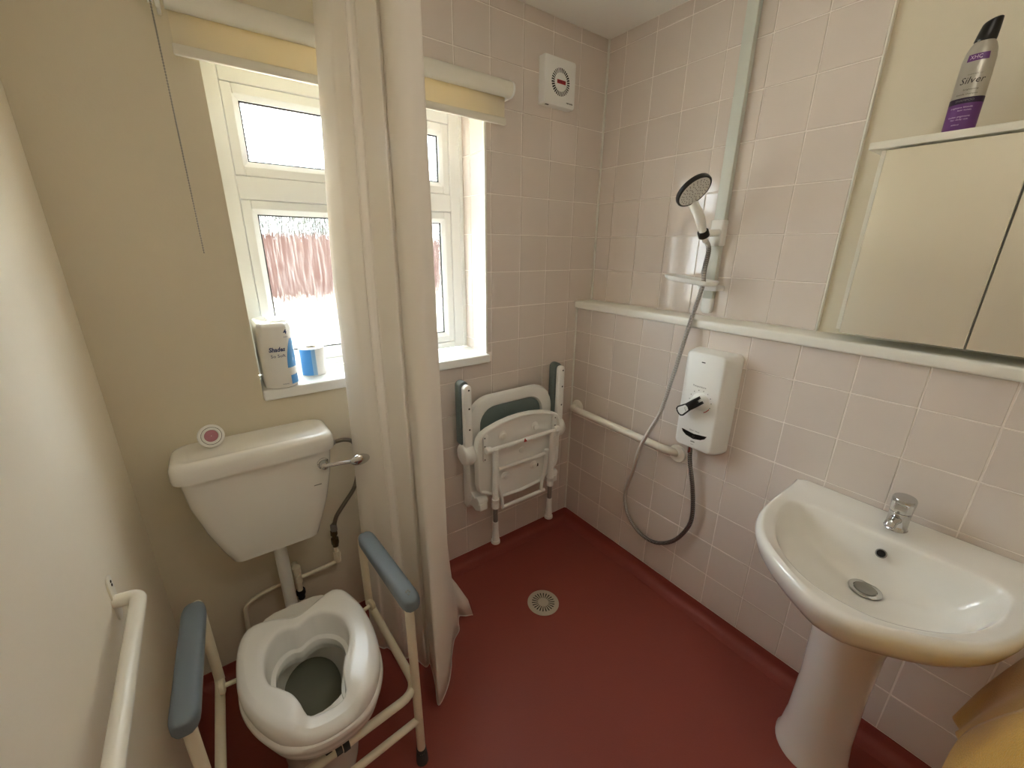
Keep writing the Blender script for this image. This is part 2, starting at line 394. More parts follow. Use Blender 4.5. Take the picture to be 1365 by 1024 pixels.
g = G(); g.box((WX1-.018, FY0-.006, 1.083), (WX1-.002, FY0+.002, WZ1), .002); g.build('frame_bead', M['upvc'], win, smooth=False)
for (x0, x1) in ((-1.471, -1.120), (-1.056, -.706)):
    for (z0, z1) in ((1.741, 2.0), (1.112, 1.672)):
        w = .030
        g = G(); y0, y1 = FY0+.004, FY1-.006
        g.box((x0+.001, y0, z0+.001), (x0+w, y1, z1-.001), .003); g.box((x1-w, y0, z0+.001), (x1-.001, y1, z1-.001), .003)
        g.box((x0+w, y0, z0+.001), (x1-w, y1, z0+w), .003); g.box((x0+w, y0, z1-w), (x1-w, y1, z1-.001), .003)
        # sloped glazing bead
        b = .014
        q = [Vector((x0+w-.001, 0, z0+w-.001)), Vector((x1-w+.001, 0, z0+w-.001)), Vector((x1-w+.001, 0, z1-w+.001)), Vector((x0+w-.001, 0, z1-w+.001))]
        r = [Vector((x0+w+b, 0, z0+w+b)), Vector((x1-w-b, 0, z0+w+b)), Vector((x1-w-b, 0, z1-w-b)), Vector((x0+w+b, 0, z1-w-b))]
        Y = lambda L, y: [Vector((p.x, y, p.z)) for p in L]
        g.rings([Y(q, y0+.001), Y(r, y0+.010), Y(r, y0+.022), Y(q, y0+.022)], False, False)
        sash = g.build('sash', M['upvc'], win, smooth=False)
        g = G(); e = b+w
        for (a, c) in (((x0+e, z0+e), (x0+e+.004, z1-e)), ((x1-e-.004, z0+e), (x1-e, z1-e)), ((x0+e, z0+e), (x1-e, z0+e+.004)), ((x0+e, z1-e-.004), (x1-e, z1-e))):
            g.box((a[0], y0+.014, a[1]), (c[0], y0+.022, c[1]))
        g.build('gasket', M['gasket'], sash, smooth=False)
        g = G(); g.box((x0+e-.004, y0+.023, z0+e-.004), (x1-e+.004, y0+.027, z1-e+.004)); g.build('pane', M['glass'], sash, smooth=False)
# ------------------------------------------------------------------ outside
g = G(); g.box((-16, .5, -.25), (16, 5.5, -.05)); structure(g.build('ground', M['patio']), 'pale sunlit paving outside the window')
g = G(); g.box((-16, 5.5, -.25), (16, 30, -.06)); structure(g.build('ground_far', M['dim_ground']), 'far ground darkened to throw less light on the brick wall')
gw = thing('garden_wall', (1.0, 12.4, -.05), 'red brick garden wall seen blurred through the patterned window glass', 'wall')
g = G(); g.box((-12, 12.3, -.05), (14, 12.52, 1.78)); g.build('brickwork', M['brickred'], gw, smooth=False)
g = G(); g.box((-12, 12.26, 1.78), (14, 12.56, 1.84), .01); g.build('coping', M['brickred'], gw, smooth=False)
for k, (x, h, r, lb) in enumerate(((-4.4, 4.3, 1.9, 'bushy green tree at one end of the row beyond the brick wall'), (1.5, 4.6, 2.0, 'green tree seen through the upper pane beside the blind chain, beyond the brick wall'), (6.3, 5.0, 2.1, 'tallest green tree beyond the brick wall, blurred by the glass'), (11.2, 4.4, 2.0, 'bushy green tree at the far end of the row beyond the brick wall'))):
    t = thing('garden_tree', (x, 15.2, -.05), lb, 'tree', 'trees beyond the garden wall')
    g = G()
    for q in range(26):
        g.ball((x+random.uniform(-1.6, 1.6), 15.2+random.uniform(-.5, .5), random.uniform(1.2, h-.8)), r*random.uniform(.30, .42), (1, 1, .9), 2)
    for v in g.bm.verts: v.co += Vector([random.uniform(-.08, .08) for _ in range(3)])
    g.build('crown', M['green'], t)
    g = G(); g.tube([(x, 15.2, -.05), (x+.05, 15.2, 1.0), (x, 15.2, 1.9)], [.14, .11, .07], 8); g.build('trunk', M['brass'], t)
#@@OBJECTS
# ------------------------------------------------------------------ toilet
C8, S8 = math.cos(math.radians(8)), math.sin(math.radians(8))
def sl(u, v, z): return Vector((-1.555 + u*C8 - v*S8, -.53 - u*S8 - v*C8, z))    # seat plan (across, forward) -> world
def polar(pts, n, c=(0, .02)):
    pts = [(p.x, p.y) for p in cat_rom([(a, b, 0) for a, b in pts], 6, True)]
    A = sorted(((math.atan2(b-c[1], a-c[0]), math.hypot(a-c[0], b-c[1])) for a, b in pts))
    A = [(A[-1][0]-2*PI, A[-1][1])] + A + [(A[0][0]+2*PI, A[0][1])]
    out = []
    for k in range(n):
        t = -PI + 2*PI*k/n
        for i in range(len(A)-1):
            if A[i][0] <= t <= A[i+1][0] and A[i+1][0] > A[i][0]:
                f = (t-A[i][0])/(A[i+1][0]-A[i][0]); out.append((t, A[i][1]*(1-f)+A[i+1][1]*f)); break
        else: out.append((t, A[0][1]))
    return out
OUT = [(-.142,-.168),(-.10,-.170),(-.068,-.163),(-.017,-.158),(.02,-.178),(.060,-.200),(.085,-.203),(.112,-.178),(.145,-.102),(.161,-.028),(.166,.045),(.160,.101),(.140,.152),(.113,.185),(.077,.203),(.03,.213),(-.011,.211),(-.05,.197),(-.085,.172),(-.130,.112),(-.161,.044),(-.173,-.027),(-.176,-.1),(-.164,-.150)]
HOL = [(-.105,-.055),(-.085,-.092),(-.058,-.106),(-.034,-.102),(-.014,-.115),(.018,-.124),(.060,-.105),(.088,-.068),(.098,-.02),(.092,.025),(.078,.062),(.070,.10),(.071,.142),(.055,.156),(.02,.162),(-.015,.156),(-.030,.13),(-.046,.100),(-.072,.072),(-.096,.046),(-.108,.0)]
toilet = thing('toilet', (-1.56, -.36, 0), 'white toilet pan under a raised seat, with low level cistern on the cream wall', 'toilet')
def ell(cx, cyy, a, b, z, n=36, back=None):
    o = []
    for k in range(n):
        t = 2*PI*k/n; x = a*math.cos(t); y = b*math.sin(t)
        if back is not None and y > back: y = back
        o.append(Vector((cx+x, cyy+y, z)))
    return o
g = G()
X0 = -1.56
g.rings([ell(X0, -.40, .105, .19, 0), ell(X0, -.40, .108, .195, .03), ell(X0, -.40, .095, .18, .09), ell(X0, -.41, .10, .19, .18, 36, .15), ell(X0, -.44, .145, .225, .29, 36, .18), ell(X0, -.45, .168, .240, .365, 36, .215), ell(X0, -.45, .173, .244, .393, 36, .222), ell(X0, -.45, .166, .238, .404, 36, .216),
         ell(X0, -.465, .118, .175, .405), ell(X0, -.465, .112, .168, .39), ell(X0, -.465, .122, .178, .37), ell(X0, -.45, .10, .15, .28), ell(X0, -.43, .06, .09, .2), ell(X0, -.43, .03, .05, .17)], True, True)
g.build('pan', M['ceramic'], toilet)
g = G(); g.lathe((X0, -.145, .262), (0, -1, .12), [(-.012, .034), (.0, .036), (.03, .038), (.09, .045), (.13, .05)], 20); g.build('flush_inlet', M['ceramic'], toilet)
g = G(); g.rings([ell(X0, -.43, .078, .12, .243), ell(X0, -.43, .078, .12, .245)]); g.build('water', M['water'], toilet)
for s in (-1, 1):
    g = G(); g.lathe((X0+s*.095, -.46, .028), (s*.6, 0, .8), [(0, .009), (.006, .009), (.008, .006)], 10); g.build('floor_screw', M['greytube'], toilet)
# cistern
def rr_ring(x0, x1, y0, y1, z, r):
    return [Vector(((x0+x1)/2+a, (y0+y1)/2+b, z)) for a, b in rrect(x1-x0, y1-y0, r, 5)]
g = G()
g.rings([rr_ring(-1.685, -1.445, -.130, -.012, .562, .03), rr_ring(-1.695, -1.436, -.148, -.006, .572, .035), rr_ring(-1.712, -1.422, -.155, -.004, .62, .035), rr_ring(-1.738, -1.396, -.160, -.004, .70, .035), rr_ring(-1.762, -1.374, -.163, -.004, .80, .035), rr_ring(-1.772, -1.363, -.164, -.004, .895, .035)])
cis = g.build('cistern', M['ceramic'], toilet)
g = G(); g.box((-1.435, -.1645, .772), (-1.412, -.160, .7735)); g.build('scratch', M['printg'], cis, smooth=False)
g = G()
g.rings([rr_ring(-1.776, -1.360, -.168, -.006, .888, .04), rr_ring(-1.787, -1.352, -.178, -.004, .892, .045), rr_ring(-1.788, -1.351, -.179, -.003, .905, .045), rr_ring(-1.786, -1.353, -.177, -.004, .932, .045), rr_ring(-1.779, -1.360, -.170, -.007, .946, .042), rr_ring(-1.770, -1.369, -.161, -.012, .950, .036), rr_ring(-1.760, -1.379, -.151, -.018, .9495, .03), rr_ring(-1.745, -1.394, -.138, -.026, .9455, .025)])
g.build('cistern_lid', M['ceramic'], toilet)
g = G(); g.lathe((-1.398, -.160, .846), (0, -1, 0), [(0, .019), (.008, .019), (.010, .015), (.022, .013), (.030, .012), (.033, .008)], 18)
lev = g.build('flush_lever', M['chrome'], toilet)
g = G()
A = Vector((-1.398, -.188, .847)); B = Vector((-1.325, -.228, .858))
g.tube([A, A*.5+B*.5, B], [.0075, .006, .006], 10)
g.ball((-1.298, -.238, .862), .032, (1, .34, .60), 3)
g.build('lever_arm', M['chrome'], lev)
g = G(); g.tube(fillet([(-1.561, -.072, .57), (-1.560, -.072, .262), (-1.56, -.16, .262)], .07, 8), .0205, 20); g.lathe((-1.561, -.072, .563), (0, 0, -1), [(0, .030), (.018, .030), (.02, .021)], 20)
g.build('flush_pipe', M['wplastic'], toilet)
# water supply
sup = thing('water_supply_pipe', (-1.42, 0, .10), 'painted supply pipework with braided hose behind the toilet', 'pipe')
g = G(); g.tube(cat_rom([(-1.362, -.055, .862), (-1.335, -.056, .862), (-1.30, -.058, .862), (-1.272, -.058, .845), (-1.262, -.058, .80), (-1.263, -.058, .74), (-1.285, -.056, .66), (-1.325, -.053, .605), (-1.362, -.050, .555), (-1.376, -.048, .51)], 6), .0075, 10)
hz = g.build('braided_hose', M['braid'], sup)
g = G(); g.lathe((-1.364, -.055, .862), (1, 0, 0), [(0, .011), (.03, .011), (.032, .008)], 6); g.build('hose_nut', M['greytube'], hz)
g = G(); g.lathe((-1.377, -.048, .525), (.0, 0, -1), [(0, .009), (.003, .012), (.03, .012)], 6); g.build('hose_nut', M['greytube'], hz)
g = G(); g.lathe((-1.379, -.047, .497), (0, 0, -1), [(0, .012), (.02, .013), (.022, .009), (.034, .009), (.036, .014), (.06, .014), (.064, .011), (.072, .011)], 8); g.build('isolation_valve', M['brass'], sup)
g = G(); g.tube(fillet([(-1.38, -.046, .43), (-1.38, -.046, .352), (-1.512, -.046, .346)], .02), .008, 10)
g.lathe((-1.38, -.046, .40), (0, 0, -1), [(0, .012), (.04, .012)], 12); g.tube([(-1.3795, -.046, .385), (-1.3795, -.046, .352)], .0115, 10)
g.tube(fillet([(-1.524, -.004, .385), (-1.524, -.046, .385), (-1.522, -.046, .20)], .02), .010, 10)
g.lathe((-1.523, -.046, .40), (0, 0, -1), [(0, .010), (.002, .015), (.03, .015), (.032, .011)], 12); g.lathe((-1.5225, -.046, .362), (0, 0, -1), [(0, .014), (.034, .014)], 12)
g.tube(fillet([(-1.545, -.035, .343), (-1.64, -.035, .336), (-1.697, -.035, .315), (-1.705, -.035, .20), (-1.705, -.035, .07)], .04), .0072, 10)
g.tube([(-1.512, -.042, .346), (-1.55, -.035, .343)], .0075, 10)
g.build('pipe', M['cream'], sup)
g = G(); g.lathe((-1.522, -.046, .292), (0, 0, -1), [(0, .016), (.02, .016), (.022, .012), (.04, .012)], 8); g.build('dark_coupling', M['dark'], sup)
# raised seat with its armed frame
rs = thing('raised_toilet_seat', (-1.555, -.5, 0), 'raised white toilet seat in a white tubular frame with grey armrests', 'toilet seat frame')
N = 96
po_, ph_ = polar(OUT, N), polar(HOL, N)
def dip(t):
    a = math.degrees(t)
    f = 1/(1+math.exp(-(a-61)/2.2))*1/(1+math.exp(-(101-a)/2.2))         # gap at the front
    b = math.exp(-((a+101)/16)**2)                                       # hollow at the back
    return f, b
def sring(fr, z, kf=1, kb=1, off=0):
    """fr 0 = hole edge, 1 = outer edge"""
    o = []
    for (t, ro), (_, rh) in zip(po_, ph_):
        r = rh*(1-fr)+ro*fr + off; f, b = dip(t)
        o.append(sl(r*math.cos(t), .02+r*math.sin(t), z - kf*.026*f - kb*.010*b))
    return o
g = G()
g.rings([sring(0, .418, 0, 0, -.004), sring(0, .440, .2, .2, -.002), sring(0, .470, .7, .7, -.001), sring(0, .490, 1, 1, 0), sring(0, .4975, 1, 1, .003), sring(0, .5005, 1, 1, .009), sring(.3, .500, 1, 1), sring(.65, .501, 1, 1), sring(1, .5005, 1, 1, -.020),
         sring(1, .4965, 1, 1, -.009), sring(1, .489, 1, 1, -.002), sring(1, .478, .9, .9, .001), sring(1, .458, .35, .35, .000), sring(1, .448, .1, .1, -.002), sring(1, .444, 0, 0, .003), sring(1, .432, 0, 0, .005), sring(1, .428, 0, 0, .001), sring(1, .410, 0, 0, -.002), sring(1, .392, 0, 0, -.008), sring(1, .388, 0, 0, -.016)], False, False)
g.build('seat', M['seatpl'], rs, angle=55)
g = G()
g.rings([sring(0, .418, 0, 0, -.004), sring(0, .414, 0, 0, -.016), sring(0, .400, 0, 0, -.018), sring(0, .385, 0, 0, -.012), sring(0, .360, 0, 0, .0)], False, False); g.build('splash_guard', M['seatpl'], rs)
fm = []
def side(xr, xf, yo, name='frame_side'):
    pts = fillet([(xf, -.695+yo, .335), (xf, -.660+yo, .335), (xf, -.662+yo, .335)], .01) if 0 else None
    P1 = fillet([(xr, -.312+yo, .345), (xr, -.312+yo, .640), (xf, -.662+yo, .640), (xf, -.662+yo, .045)], [0, .045, .05, 0])
    g = G(); g.tube(P1, .0125, 14); return g.build(name, M['cream'], rs)
side(-1.342, -1.322, 0); side(-1.776, -1.792, -.02)
g = G(); g.tube(fillet([(-1.342, -.312, .385), (-1.342, -.312, .345), (-1.320, -.672, .318), (-1.792, -.715, .318), (-1.776, -.332, .345), (-1.776, -.332, .385)], [0, .03, .055, .055, .03]), .0122, 14); g.build('lower_loop', M['cream'], rs)
g = G(); g.tube([(-1.322, -.664, .190), (-1.55, -.684, .190), (-1.792, -.684, .190)], .011, 14); g.build('cross_bar', M['cream'], rs)
for (x, y) in ((-1.322, -.662), (-1.792, -.682)):
    g = G(); g.lathe((x, y, .062), (0, 0, -1), [(0, .0135), (.003, .015), (.012, .015), (.013, .0125), (.018, .0125), (.019, .0155), (.03, .017), (.061, .018)], 16); g.build('rubber_foot', M['strap'], rs)
def pad(xa, xb, ya, yb):
    a, b = Vector((xa, ya, .652)), Vector((xb, yb, .652)); d = (b-a).normalized(); sd = Vector((d.y, -d.x, 0)); L = (b-a).length
    R = []
    for t, k in ((0, .3), (.003, .62), (.010, .85), (.022, .97), (.036, 1), (L-.036, 1), (L-.022, .97), (L-.010, .85), (L-.003, .62), (L, .3)):
        R.append([a + d*t + sd*(p*k) + Vector((0, 0, q*(.55+.45*k))) for p, q in rrect(.050, .040, .013, 4)])
    g = G(); g.rings(R); return g.build('armrest', M['grey'], rs)
pr = pad(-1.342, -1.321, -.352, -.700); pad(-1.777, -1.793, -.376, -.716)
g = G()
for k in range(5): g.ball((-1.323+.004*math.cos(k), -.668+.008*math.sin(k*2.2), .674), .0028, (1, 1.3, .35), 1)
g.build('scuff', M['printg'], pr)
for (a, b, r) in (((-1.722, -.44, .425), (-1.768, -.437, .425), .019), ((-1.382, -.415, .430), (-1.352, -.405, .430), .017)):
    a, b = Vector(a), Vector(b); d = (b-a).normalized(); L = (b-a).length
    g = G(); g.lathe(a, d, [(-.01, .006), (L-.014, .006), (L-.0135, r*.8), (L-.012, r), (L-.002, r), (L, r*.85)], 18); g.build('clamp_knob', M['cream'], rs)
for dx in (0, .022, .040):
    c = Vector((-1.575+dx, -.690-.0912*(-.02+dx), .318)); g = G(); g.lathe(c, (1, .0912, 0), [(0, .0128), (.0004, .0155), (.0155, .0155), (.016, .0128)], 14); g.build('strap', M['strap'], rs)
# air freshener on the cistern lid
af = thing('air_freshener', (-1.675, -.078, .950), 'small round white air freshener with pink gel centre on the cistern lid', 'air freshener')
ax = Vector((.22, -.93, .30)).normalized(); c0 = Vector((-1.677, -.066, .983))
def disc(prof, m, nm, flat=True, cap=False):
    g = G(); g.lathe(c0, ax, prof, 32, (0, 0, 1), cap)
    if flat:
        for v in g.bm.verts: v.co.z = max(v.co.z, .9507)
    return g.build(nm, m, af)
disc([(-.016, .001), (-.016, .022), (-.014, .027), (-.004, .0335), (.004, .0345), (.008, .033), (.0095, .0300), (.009, .0265)], M['wplastic'], 'case')
disc([(.0075, .0268), (.0078, .0254)], M['gasket'], 'groove', False)
disc([(.0078, .0253), (.0105, .0250), (.0115, .023), (.0110, .0185), (.006, .0178)], M['wplastic'], 'front_ring', False)
disc([(.004, .0178), (.0062, .0176), (.0078, .012), (.008, .001)], M['pink'], 'gel', False)
# ------------------------------------------------------------------ grab rails
gl = thing('grab_rail', (-1.89, -.44, .70), 'white grab rail screwed to the pale wall beside the toilet', 'grab rail')
g = G(); g.tube(fillet([(-1.889, -.452, .800), (-1.847, -.458, .800), (-1.845, -1.25, .790), (-1.889, -1.26, .790)], .035, 8), .0148, 18); g.build('rail', M['whitecoat'], gl)
for y in (-.445, -1.27):
    g = G(); g.prism([(-1.8895, y+a, .806+b) for a, b in rrect(.034, .11, .015, 5)], (.004, 0, 0), .001); f = g.build('flange', M['whitecoat'], gl)
    for dz in (.040, .031):
        g = G(); g.lathe((-1.8852, y+.002, .806+dz), (1, 0, 0), [(0, .0032), (.001, .003)], 10); g.build('screw', M['gasket'], f)
gr = thing('shower_grab_rail', (-.13, -.33, .70), 'white grab rail low on the pink tiled boxing, under the shower unit', 'grab rail')
g = G(); g.tube(fillet([(BX-.001, -.055, .722), (-.157, -.058, .731), (-.157, -.618, .727), (BX-.001, -.655, .704)], [0, .045, .05, 0], 8), .0165, 18); g.build('rail', M['whitecoat'], gr)
for (y, z) in ((-.052, .721), (-.655, .704)):
    g = G(); g.lathe((BX+.0005, y, z), (-1, 0, 0), [(0, .039), (.004, .039), (.009, .036), (.012, .026), (.014, .017)], 26); g.build('flange', M['whitecoat'], gr)
# ------------------------------------------------------------------ floor drain
dr = thing('floor_drain', (-.62, -.405, 0), 'round beige slotted drain grate set in the red floor', 'drain')
DC = Vector((-.622, -.418, 0)); 
g = G(); g.lathe(DC, (0, 0, 1), [(-.004, .071), (.0015, .071), (.003, .069), (.0030, .001)], 48); rim = g.build('grate', M['drain'], dr)
for k in range(22):
    a = 2*PI*k/22; d = Vector((math.cos(a), math.sin(a), 0)); s_ = Vector((-d.y, d.x, 0)); z = Vector((0, 0, .0032))
    g = G(); q = [DC+d*.024+s_*.0012+z, DC+d*.024-s_*.0012+z, DC+d*.050-s_*.0026+z, DC+d*.052+z, DC+d*.050+s_*.0026+z]; g.prism(q, (0, 0, .0003)); g.build('slot', M['dark'], rim, smooth=False)
g = G(); g.lathe(DC, (0, 0, 1), [(.003, .016), (.0045, .015), (.0045, .001)], 24); g.build('centre_boss', M['drain'], rim)
# ------------------------------------------------------------------ toilet rolls on the sill
pk = thing('toilet_roll_pack', (-1.455, .05, 1.082), 'wrapped white and blue pack of toilet rolls in the corner of the sill', 'toilet roll pack')
def pack_pt(u, z, off=0):
    """u in -1..1 from one side face round the front; returns the wrapped surface"""
    w, d, r = .052, .095, .040
    return None
def plan(k, n=64):
    out = []
    c = Vector((-1.459, .062)); hw, hd, r = .0505, .098, .043
    for a, b in rrect(2*hw, 2*hd, r, 11):
        if abs(b) < .03: a *= .97+.03*abs(b)/.03          # a shallow waist between the two rows of rolls
        out.append(Vector((c.x+a*k, c.y+b*k)))
    return out
R = []
for z, k in ((1.0825, .86), (1.085, .95), (1.092, .99), (1.13, 1.0), (1.18, 1.0), (1.187, .993), (1.194, 1.0), (1.25, 1.0), (1.283, .985), (1.292, .95), (1.296, .88)):
    q = plan(k); R.append([Vector((p.x + .002*math.sin(i*1.7+z*90)*(1 if z > 1.28 else .25), p.y, z)) for i, p in enumerate(q)])
for z, k in ((1.293, .70), (1.290, .45), (1.290, .15)):
    R.append([Vector((p.x, p.y, z+.004*math.sin(i*2.3))) for i, p in enumerate(plan(k))])
g = G(); g.rings(R); g.build('wrapper', M['wplastic'], pk)
fx = lambda u, v: Vector((-1.467+u, pack_y(-1.467+u)-.0006, 1.205+v))
def pack_y(x):
    c = -1.459; hw, hd, r = .0505, .098, .043; a = abs(x-c); y = .062-hd
    return y if a <= hw-r else y + r - math.sqrt(max(r*r-(a-hw+r)**2, 0))
def on_pack(x0, z0): return lambda u, v: Vector((x0+u, pack_y(x0+u)-.0007, z0+v))
text('Shades', .020, on_pack(-1.462, 1.214), M['navy'], pk, shear=.18, width=.046, bold=.0006)
text('So Soft', .014, on_pack(-1.461, 1.193), M['navy'], pk, width=.042)
text('4', .021, on_pack(-1.431, 1.268), M['navy'], pk, bold=.0004)
text('ROLLS', .0045, on_pack(-1.431, 1.252), M['navy'], pk)
text('SHADES', .0045, on_pack(-1.452, 1.098), M['navy'], pk, width=.018)
def swoosh(z0, z1, fl, fr, m, nm):
    g = G()
    def f(u, v):
        z = z0+(z1-z0)*v; a = fl(v); b = fr(v); x = a+(b-a)*u
        y = pack_y(x)-.0005 if x < -1.459+.0500 else .062-.098+.043+(x+1.409)*2.0
        return Vector((min(x, -1.459+.0507), y, z))
    g.grid(f, 14, 20); g.build(nm, m, pk)
swoosh(1.150, 1.245, lambda v: -1.4385+.017*v*v, lambda v: -1.395-.016*max(0, v-.3), M['blue'], 'blue_swoosh')
swoosh(1.094, 1.124, lambda v: -1.4330, lambda v: -1.395, M['blue'], 'blue_panel')
rl = thing('toilet_roll', (-1.343, .10, 1.082), 'single white toilet roll standing on the window sill beside the wrapped pack', 'toilet roll')
RC = Vector((-1.340, .098, 1.082)); g = G(); g.lathe(RC, (0, 0, 1), [(.0005, .040), (.002, .0425), (.050, .043), (.099, .0425), (.1005, .041), (.1005, .019), (.098, .0185), (.04, .0185)], 40); g.build('paper', M['paper'], rl)
g = G(); g.rings([[RC+Vector((.0182*math.cos(t*PI/12), .0182*math.sin(t*PI/12), z)) for t in range(24)] for z in (.03, .0995)], True, False); g.build('core', M['drain'], rl)
g = G()
for_ = [math.radians(198+ i*4.5) for i in range(14)]
g.rings([[RC+Vector((.0434*math.cos(a), .0434*math.sin(a), z)) for a in for_] for z in (.004, .098)], False, False, False); g.build('blue_print', M['blue'], rl)
g = G(); g.rings([[RC+Vector((.0434*math.cos(math.radians(256.5+i*3)), .0434*math.sin(math.radians(256.5+i*3)), z)) for i in range(7)] for z in (.004, .098)], False, False, False); g.build('pale_blue_print', M['paleblue'], rl)
# ------------------------------------------------------------------ roller blind
rb = thing('roller_blind', (-1.08, -.04, 2.0), 'cream roller blind wound up above the window', 'blind')
g = G(); g.tube([(-1.572, -.048, 2.088), (-.568, -.048, 2.088)], .027, 24); g.build('roller', M['carcass'], rb)
g = G(); g.box((-1.568, -.032, 1.995), (-.578, -.0305, 2.075)); g.build('fabric', M['blind'], rb, smooth=False)
g = G(); g.box((-1.572, -.0375, 1.974), (-.573, -.0255, 1.999), .004); g.build('bottom_bar', M['carcass'], rb)
for x, s in ((-1.583, -1), (-.5625, 1)):
    g = G(); g.lathe((x-.006, -.048, 2.088), (1, 0, 0), [(0, .0255), (.001, .028), (.009, .028), (.010, .0255)], 24); g.box((x-.004, -.05, 2.06), (x+.004, 0, 2.12), .002); g.build('bracket', M['wplastic'], rb)
ch = thing('blind_chain', (-1.594, -.05, 1.50), 'thin beaded pull chain hanging from the blind against the cream wall', 'blind chain')
g = G(); g.lathe((-1.602, -.050, 2.083), (1, 0, 0), [(0, .018), (.001, .020), (.003, .016), (.007, .016), (.009, .020), (.010, .018)], 20); g.build('sprocket', M['wplastic'], ch)
for dy in (-.016, .016):
    g = G(); t = bmesh.new(); zz = 2.08
    i = 0
    while zz > 1.512:
        zz -= .0062; i += 1; k = max(0, (1.62-zz)/.11); y = -.05+dy*(1-.85*min(1, (2.083-zz)/.5)) - .0
        g.ball((-1.597, y, zz), .0021, (1, 1, 1), 1)
    g.tube([(-1.597, -.05+dy, 2.08), (-1.597, -.05+dy*.58, 1.835), (-1.597, -.05+dy*.15, 1.583), (-1.597, -.05+dy*.15, 1.51)], .0007, 5)
    g.build('bead_strand', M['greytube'], ch)
# ------------------------------------------------------------------ curtain
cu = thing('shower_curtain', (-1.15, -.33, .05), 'sheer white shower curtain bunched beside the toilet, hem near the floor', 'shower curtain')
CM = [(-1.278,-.085),(-1.278,-.12),(-1.268,-.19),(-1.262,-.215),(-1.250,-.24),(-1.234,-.29),(-1.212,-.298),(-1.202,-.36),(-1.196,-.41),(-1.180,-.395),(-1.184,-.435),(-1.178,-.458),(-1.149,-.477),(-1.118,-.470),(-1.100,-.448),(-1.085,-.40),(-1.072,-.36),(-1.078,-.31),(-1.088,-.27),(-1.082,-.22),(-1.080,-.18)]
CH = [(-1.325,-.205),(-1.318,-.23),(-1.300,-.262),(-1.285,-.275),(-1.262,-.335),(-1.246,-.352),(-1.222,-.358),(-1.205,-.41),(-1.195,-.425),(-1.178,-.428),(-1.195,-.50),(-1.218,-.577),(-1.165,-.535),(-1.123,-.485),(-1.100,-.440),(-1.065,-.395),(-1.027,-.362),(-1.010,-.33),(-.989,-.301),(-.965,-.32),(-.940,-.33)]
MP = cat_rom([(a, b, 0) for a, b in CM], 9); HP = cat_rom([(a, b, 0) for a, b in CH], 9); NH = len(HP)-1
ZT = 2.345
def cpt(u, v, off=0):
    i = min(int(u*NH), NH-1); f = u*NH-i; h = HP[i]*(1-f)+HP[i+1]*f; m = MP[i]*(1-f)+MP[i+1]*f
    z = .052 + v*(ZT-.052); zi = 1.25 if u < .7 else 1.25-.85*min(1, (u-.7)/.12)
    w = min(1, (z-.052)/zi); w = w*w*(3-2*w); p = h*(1-w)+m*w; x, y = p.x, p.y
    k = max(0, (z-1.45)/.85); x += .045*k*max(0, 1-u/.42)
    y += .0022*math.sin(u*60+v*2); x += .0022*math.sin(v*5+u*9)
    return Vector((x, y, z))
g = G(); g.grid(cpt, 200, 30); co = g.build('cloth', M['curtain'], cu, angle=180)
sd = co.modifiers.new('thickness', 'SOLIDIFY'); sd.thickness = .0008
g = G(); g.tube([cpt(i/200, 0) for i in range(201)], .0022, 6); g.build('hem', M['curtain'], cu)
for u in (.245, .298, .44): 
    g = G(); g.tube([cpt(u, j/40)+Vector((-.001, -.001, 0)) for j in range(41)], .0015, 6); g.build('seam', M['curtain'], cu)
ct = thing('curtain_track', (-1.14, -.4, 2.345), 'white curtain track fixed to the ceiling above the shower curtain', 'curtain track')
g = G(); g.tube(fillet([(-1.31, -.005, 2.363), (-1.28, -.2, 2.363), (-1.12, -.45, 2.363), (-1.06, -1.2, 2.363), (-1.06, -2.3, 2.363)], .15), .012, 10); g.build('track', M['wplastic'], ct)
for x, y in ((-1.28, -.18), (-1.105, -.62), (-1.06, -1.4)):
    g = G(); g.box((x-.01, y-.012, 2.360), (x+.01, y+.012, 2.396), .002); g.build('ceiling_bracket', M['wplastic'], ct)
# ------------------------------------------------------------------ folded shower seat
ss = thing('folding_shower_seat', (-.553, 0, .20), 'white fold-up shower seat with grey armrests, folded against the tiled wall', 'shower seat')
XC = -.553
# backrest: white hoop around a grey pad
def hoop(w, z0, z1, r, y):
    return [Vector((XC+a, y, (z0+z1)/2+b)) for a, b in rrect(w, z1-z0, [r, r, .03, .03], 8)]
g = G()
g.rings([hoop(.466, .40, .900, .112, -.040), hoop(.484, .39, .908, .12, -.048), hoop(.486, .39, .909, .121, -.060), hoop(.472, .40, .902, .114, -.072), hoop(.42, .44, .880, .10, -.077), hoop(.360, .47, .860, .085, -.074), hoop(.346, .48, .852, .08, -.062), hoop(.346, .48, .852, .08, -.050)], False, False)
g.build('backrest_frame', M['wplastic'], ss)
g = G(); g.prism([Vector((XC+a, -.052, .665+b)) for a, b in rrect(.35, .385, .082, 8)], (0, -.012, 0), .004); g.build('back_pad', M['greengrey'], ss)
# wall brackets
for s in (-1, 1):
    x = XC + s*.212
    pl = [(.0, .80), (-.045, .80), (-.05, .60), (-.052, .52), (-.075, .455), (-.118, .432), (-.150, .430), (-.152, .398), (-.11, .378), (-.07, .385), (-.048, .372), (-.035, .352), (0, .355)]
    g = G(); g.prism([(x-.02*s*(1 if s > 0 else 1)-.0, y, z) for y, z in pl], (.040*s, 0, 0), .004); b = g.build('wall_bracket', M['wplastic'], ss)
    g = G(); g.lathe((x-.026, -.128, .436), (1, 0, 0), [(0, .014), (.002, .019), (.050, .019), (.052, .014)], 18); g.build('hinge_barrel', M['wplastic'], b)
